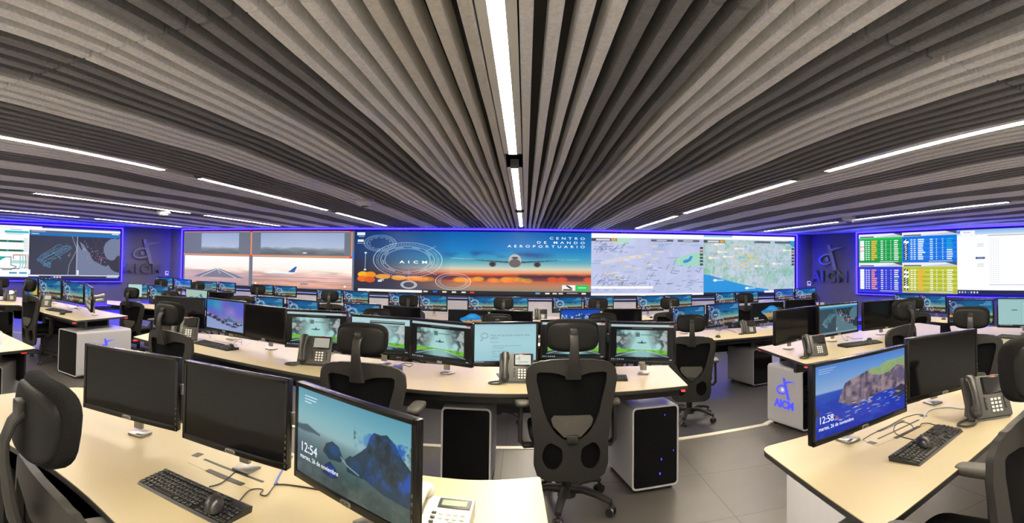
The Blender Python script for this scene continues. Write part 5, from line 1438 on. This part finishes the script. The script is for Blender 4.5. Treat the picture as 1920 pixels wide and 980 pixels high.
# ------------------------------------------------------------------ keyboards and mice
def make_keyboard():
    t = thing('keyboard', (0, 0, 0), 0, 'x', 'keyboard', 'keyboards')
    R = Matrix(((0, 0, 1, 0), (1, 0, 0, 0), (0, 1, 0, 0), (0, 0, 0, 1)))
    MB().prism([(-.078, 0), (.072, 0), (.076, .02), (.06, .024), (-.07, .009)], -.225, .225, 'black_plastic', M=R).build('body', t, smooth=30)
    q = MB(); T = Matrix.Translation((0, 0, .0165)) @ Matrix.Rotation(math.radians(6.6), 4, 'X')
    for r in range(6):
        y = .052 - r * .0215 - (.006 if r else 0)
        xs = [-.21 + k * .0195 for k in range(15)]
        if r == 5: xs = [-.21, -.187, -.164, None, -.02, .003, .026, .05]
        for x in xs:
            if x is None: q.box((-.092, y, .004), (.115, .016, .007), 'phone_dark', .002, M=T); continue
            q.box((x, y, .004), (.0165, .016, .007), 'phone_dark', .002, M=T, seg=1)
        for x in (.098, .1175, .137):
            if r not in (3,): q.box((x, y, .004), (.0165, .016, .007), 'phone_dark', .002, M=T, seg=1)
        for x in (.157, .1765, .196, .2145):
            if r > 0: q.box((x, y, .004), (.0165, .016, .007), 'phone_dark', .002, M=T, seg=1)
    q.build('keys', t, smooth=0)
    return t
def make_mouse():
    t = thing('mouse', (0, 0, 0), 0, 'x', 'mouse', 'computer mice')
    wp = lambda v: (v.x * (1 - .12 * max(0, v.y) / .055), v.y, max(0, v.z) * (1 - .25 * v.y / .055) + .001)
    MB().super((0, 0, 0), (.032, .056, .036), 'phone_dark', .9, .9, 28, 14, warp=wp).build('body', t, smooth=70)
    MB().cyl((-.003, .026, .027), (.003, .026, .027), .008, 'chair_plastic', n=14).build('scroll_wheel', t)
    MB().box((0, .030, .0262), (.0015, .045, .0015), 'cable_black', R=Matrix.Rotation(math.radians(-14), 4, 'X')).build('button_gap', t)
    return t
kb0 = make_keyboard(); ms0 = make_mouse(); _k, _m = [], []
def keyboard(a, b, z, label, s=None):
    A, B = at_z(*a, z + .01), at_z(*b, z + .01); d = B - A; c = (A + B) / 2
    t = copy_tree(kb0) if _k else kb0; _k.append(t)
    t.location = (c.x, c.y, z); t.rotation_euler = (0, 0, math.atan2(d.y, d.x)); k = min(max(d.length / .45, .85), 1.15) if s is None else s; t.scale = (k, 1, 1); t['label'] = label; return t
def mouse(p, z, yaw, label, lift=0.0, s=1.0):
    P = at_z(p[0], p[1], z + lift + .01); t = copy_tree(ms0) if _m else ms0; _m.append(t)
    t.location = (P.x, P.y, z + lift); t.rotation_euler = (0, 0, math.radians(yaw)); t.scale = (s, s, s); t['label'] = label; return t
keyboard((287, 893), (446, 968), ZU, 'black keyboard on the front desk below the black monitors')
mouse((402, 944), ZU, 20, 'black mouse on the front desk keyboard', .022, 1.05)
keyboard((1688, 869), (1784, 799), ZU, 'black keyboard on the right desk before the cliff lock screen')
mouse((1731, 828), ZU, -20, 'black mouse on the keyboard before the cliff lock screen', .022, 1.05)
keyboard((372, 640.5), (438, 655), ZU, 'black keyboard before the aurora picture')
mouse((433, 649), ZU, 20, 'black mouse on the keyboard before the aurora picture', .022)
keyboard((1577, 649), (1648, 639.5), ZU, 'black keyboard before the radar map monitor')
mouse((1630, 637), ZU, -20, 'black mouse behind the keyboard at the radar map monitor')
keyboard((92, 579), (128, 585), ZU, 'black keyboard on the left desk under two airport desktops')
mouse((117, 588), ZU, 10, 'black mouse on the left desk before its keyboard')
keyboard((1872, 630), (1928, 634), ZU, 'black keyboard at the right edge under the pale teal document')
mouse((1905, 638), ZU, 0, 'black mouse at the right edge before its keyboard')
keyboard((1082, 708), (1173, 708), ZU, 'black keyboard mostly hidden by the large middle chair')
mouse((1346, 631), ZL, 10, 'black mouse on the lower desk left of the dark phone')
mouse((1221, 595), ZL, 0, 'black mouse on the far desk right of a black monitor')
mouse((1769, 598), ZL, 0, 'black mouse on the far desk under the yellow flight table')

# ------------------------------------------------------------------ cables and small things
def cable(label, pts, z, m, r=.0025, lifts=None):
    P = [at_z(x, y, z + r + (lifts[i] if lifts else 0)) for i, (x, y) in enumerate(pts)]; sm = []
    for i in range(len(P) - 1):
        p0, p1, p2, p3 = P[max(i - 1, 0)], P[i], P[i + 1], P[min(i + 2, len(P) - 1)]
        for k in range(6):
            u = k / 6; sm.append(0.5 * ((2 * p1) + (p2 - p0) * u + (2 * p0 - 5 * p1 + 4 * p2 - p3) * u * u + (3 * p1 - p0 - 3 * p2 + p3) * u ** 3))
    sm.append(P[-1]); c = sum(sm, Vector()) / len(sm); c.z = z
    o = MB().tube([p - c for p in sm], r, m, 8).build('cable', None, smooth=60, loc=c)
    return tag(o, label, 'cable', 'cables on the desk tops')
cable('black cable from the keyboard to the second black monitor', [(392, 912), (415, 905), (440, 885), (453, 873), (460, 866)], ZU, 'cable_black')
cable('black mouse cable curling on the front desk', [(437, 950), (452, 935), (466, 920), (480, 916), (493, 918), (488, 926), (500, 928), (513, 912), (520, 905)], ZU, 'cable_black')
cable('blue cable between second black monitor and beach lock screen', [(548, 855), (535, 872), (524, 890), (515, 908)], ZU, 'cable_blue', .004)
cable('black cable running under the beach lock screen monitor', [(515, 908), (535, 908), (565, 912), (600, 918), (625, 926)], ZU, 'cable_black', .003)
cable('pale blue cable from the right phone to the hatch', [(1732, 783), (1740, 771), (1755, 765), (1780, 763), (1805, 766), (1828, 762)], ZU, 'cable_pale', .004)
cable('thin black cable looping before the cliff lock screen', [(1713, 824), (1690, 818), (1676, 808), (1680, 796), (1694, 791), (1708, 796), (1713, 802)], ZU, 'cable_black')
cable('thin black cable along the hatch at the cliff lock screen', [(1619, 823), (1635, 813), (1660, 802), (1690, 785), (1715, 777), (1730, 777)], ZU, 'cable_black', .002)
cable('thin black cable from the hatch to the right keyboard', [(1724, 800), (1728, 794), (1740, 793), (1755, 797)], ZU, 'cable_black')
cable('thin black cable right of the phone under the aurora picture', [(369, 620), (382, 618), (390, 622), (395, 634)], ZU, 'cable_black')
cable('thin black cable from the keyboard at the aurora picture', [(436, 647), (445, 638), (452, 636), (453, 646)], ZU, 'cable_black')
cable('tangle of black cable behind the headrest on the middle desk', [(735, 690), (748, 684), (760, 680), (774, 682), (768, 687), (757, 684), (750, 690)], ZU, 'cable_black')
cable('thin black cable behind the slanted desk phone', [(621, 665), (632, 660), (645, 659), (655, 660)], ZU, 'cable_black')
cable('thin black cable at the radar map monitor', [(1577, 627), (1583, 636), (1590, 638), (1588, 630), (1600, 635), (1618, 634)], ZU, 'cable_black')
cable('thin pale cable on the left desk by the airport desktops', [(96, 566), (110, 565), (125, 572), (130, 580), (140, 578), (150, 582)], ZU, 'cable_black')
cable('thin cable on the lower desk left of the dark phone', [(1348, 627), (1352, 618), (1362, 617), (1380, 623)], ZL, 'cable_black', .003)
cable('pale cable curling at the left edge', [(-4, 620), (3, 622), (6, 632), (3, 642), (-4, 646)], ZU, 'cable_pale', .005)

P = at_z(746, 694, ZU)
t = thing('hub_box', (P.x, P.y, ZU), .25, 'small dark blue box on the middle desk beside the headrest', 'box')
MB().box((0, 0, .02), (.075, .06, .04), 'box_blue', .005).build('case', t); MB().box((.01, -.0305, .02), (.03, .003, .012), 'black_plastic').build('port', t)
P = at_z(911, 981, .79)
t = thing('device_box', (P.x, P.y - .06, ZU), .02, 'black box with red letters at the bottom edge on the front desk', 'box')
MB().box((0, 0, .02), (.25, .12, .04), 'black_plastic', .006).build('case', t)
q = MB()
for k, x in enumerate((.036, .046, .056)): q.box((x, .035, .0405), (.006, .010, .001), 'red_mark'); 
q.build('lettering', t, smooth=0)
# silver arm behind the edge-on monitor
for o in [x for x in C.objects if x.get('label', '').startswith('monitor turned almost edge-on')]:
    bpy.context.view_layer.update(); inv = o.matrix_world.inverted()
    a, b, c_ = at_r(171, 556, 7.3), at_r(180, 557, 7.35), at_r(196, 553, 7.4)
    q = MB(); q.tube([inv @ at_r(168, 560, 7.25), inv @ a, inv @ b], .03, 'silver', 10); q.tube([inv @ b, inv @ c_], .022, 'silver', 10); q.tube([inv @ at_r(178, 564, 7.35), inv @ at_r(194, 562, 7.4)], .02, 'silver', 10); q.tube([inv @ at_r(194, 564, 7.4), inv @ at_r(195, 553, 7.4)], .02, 'silver', 10)
    q.build('arm', o)
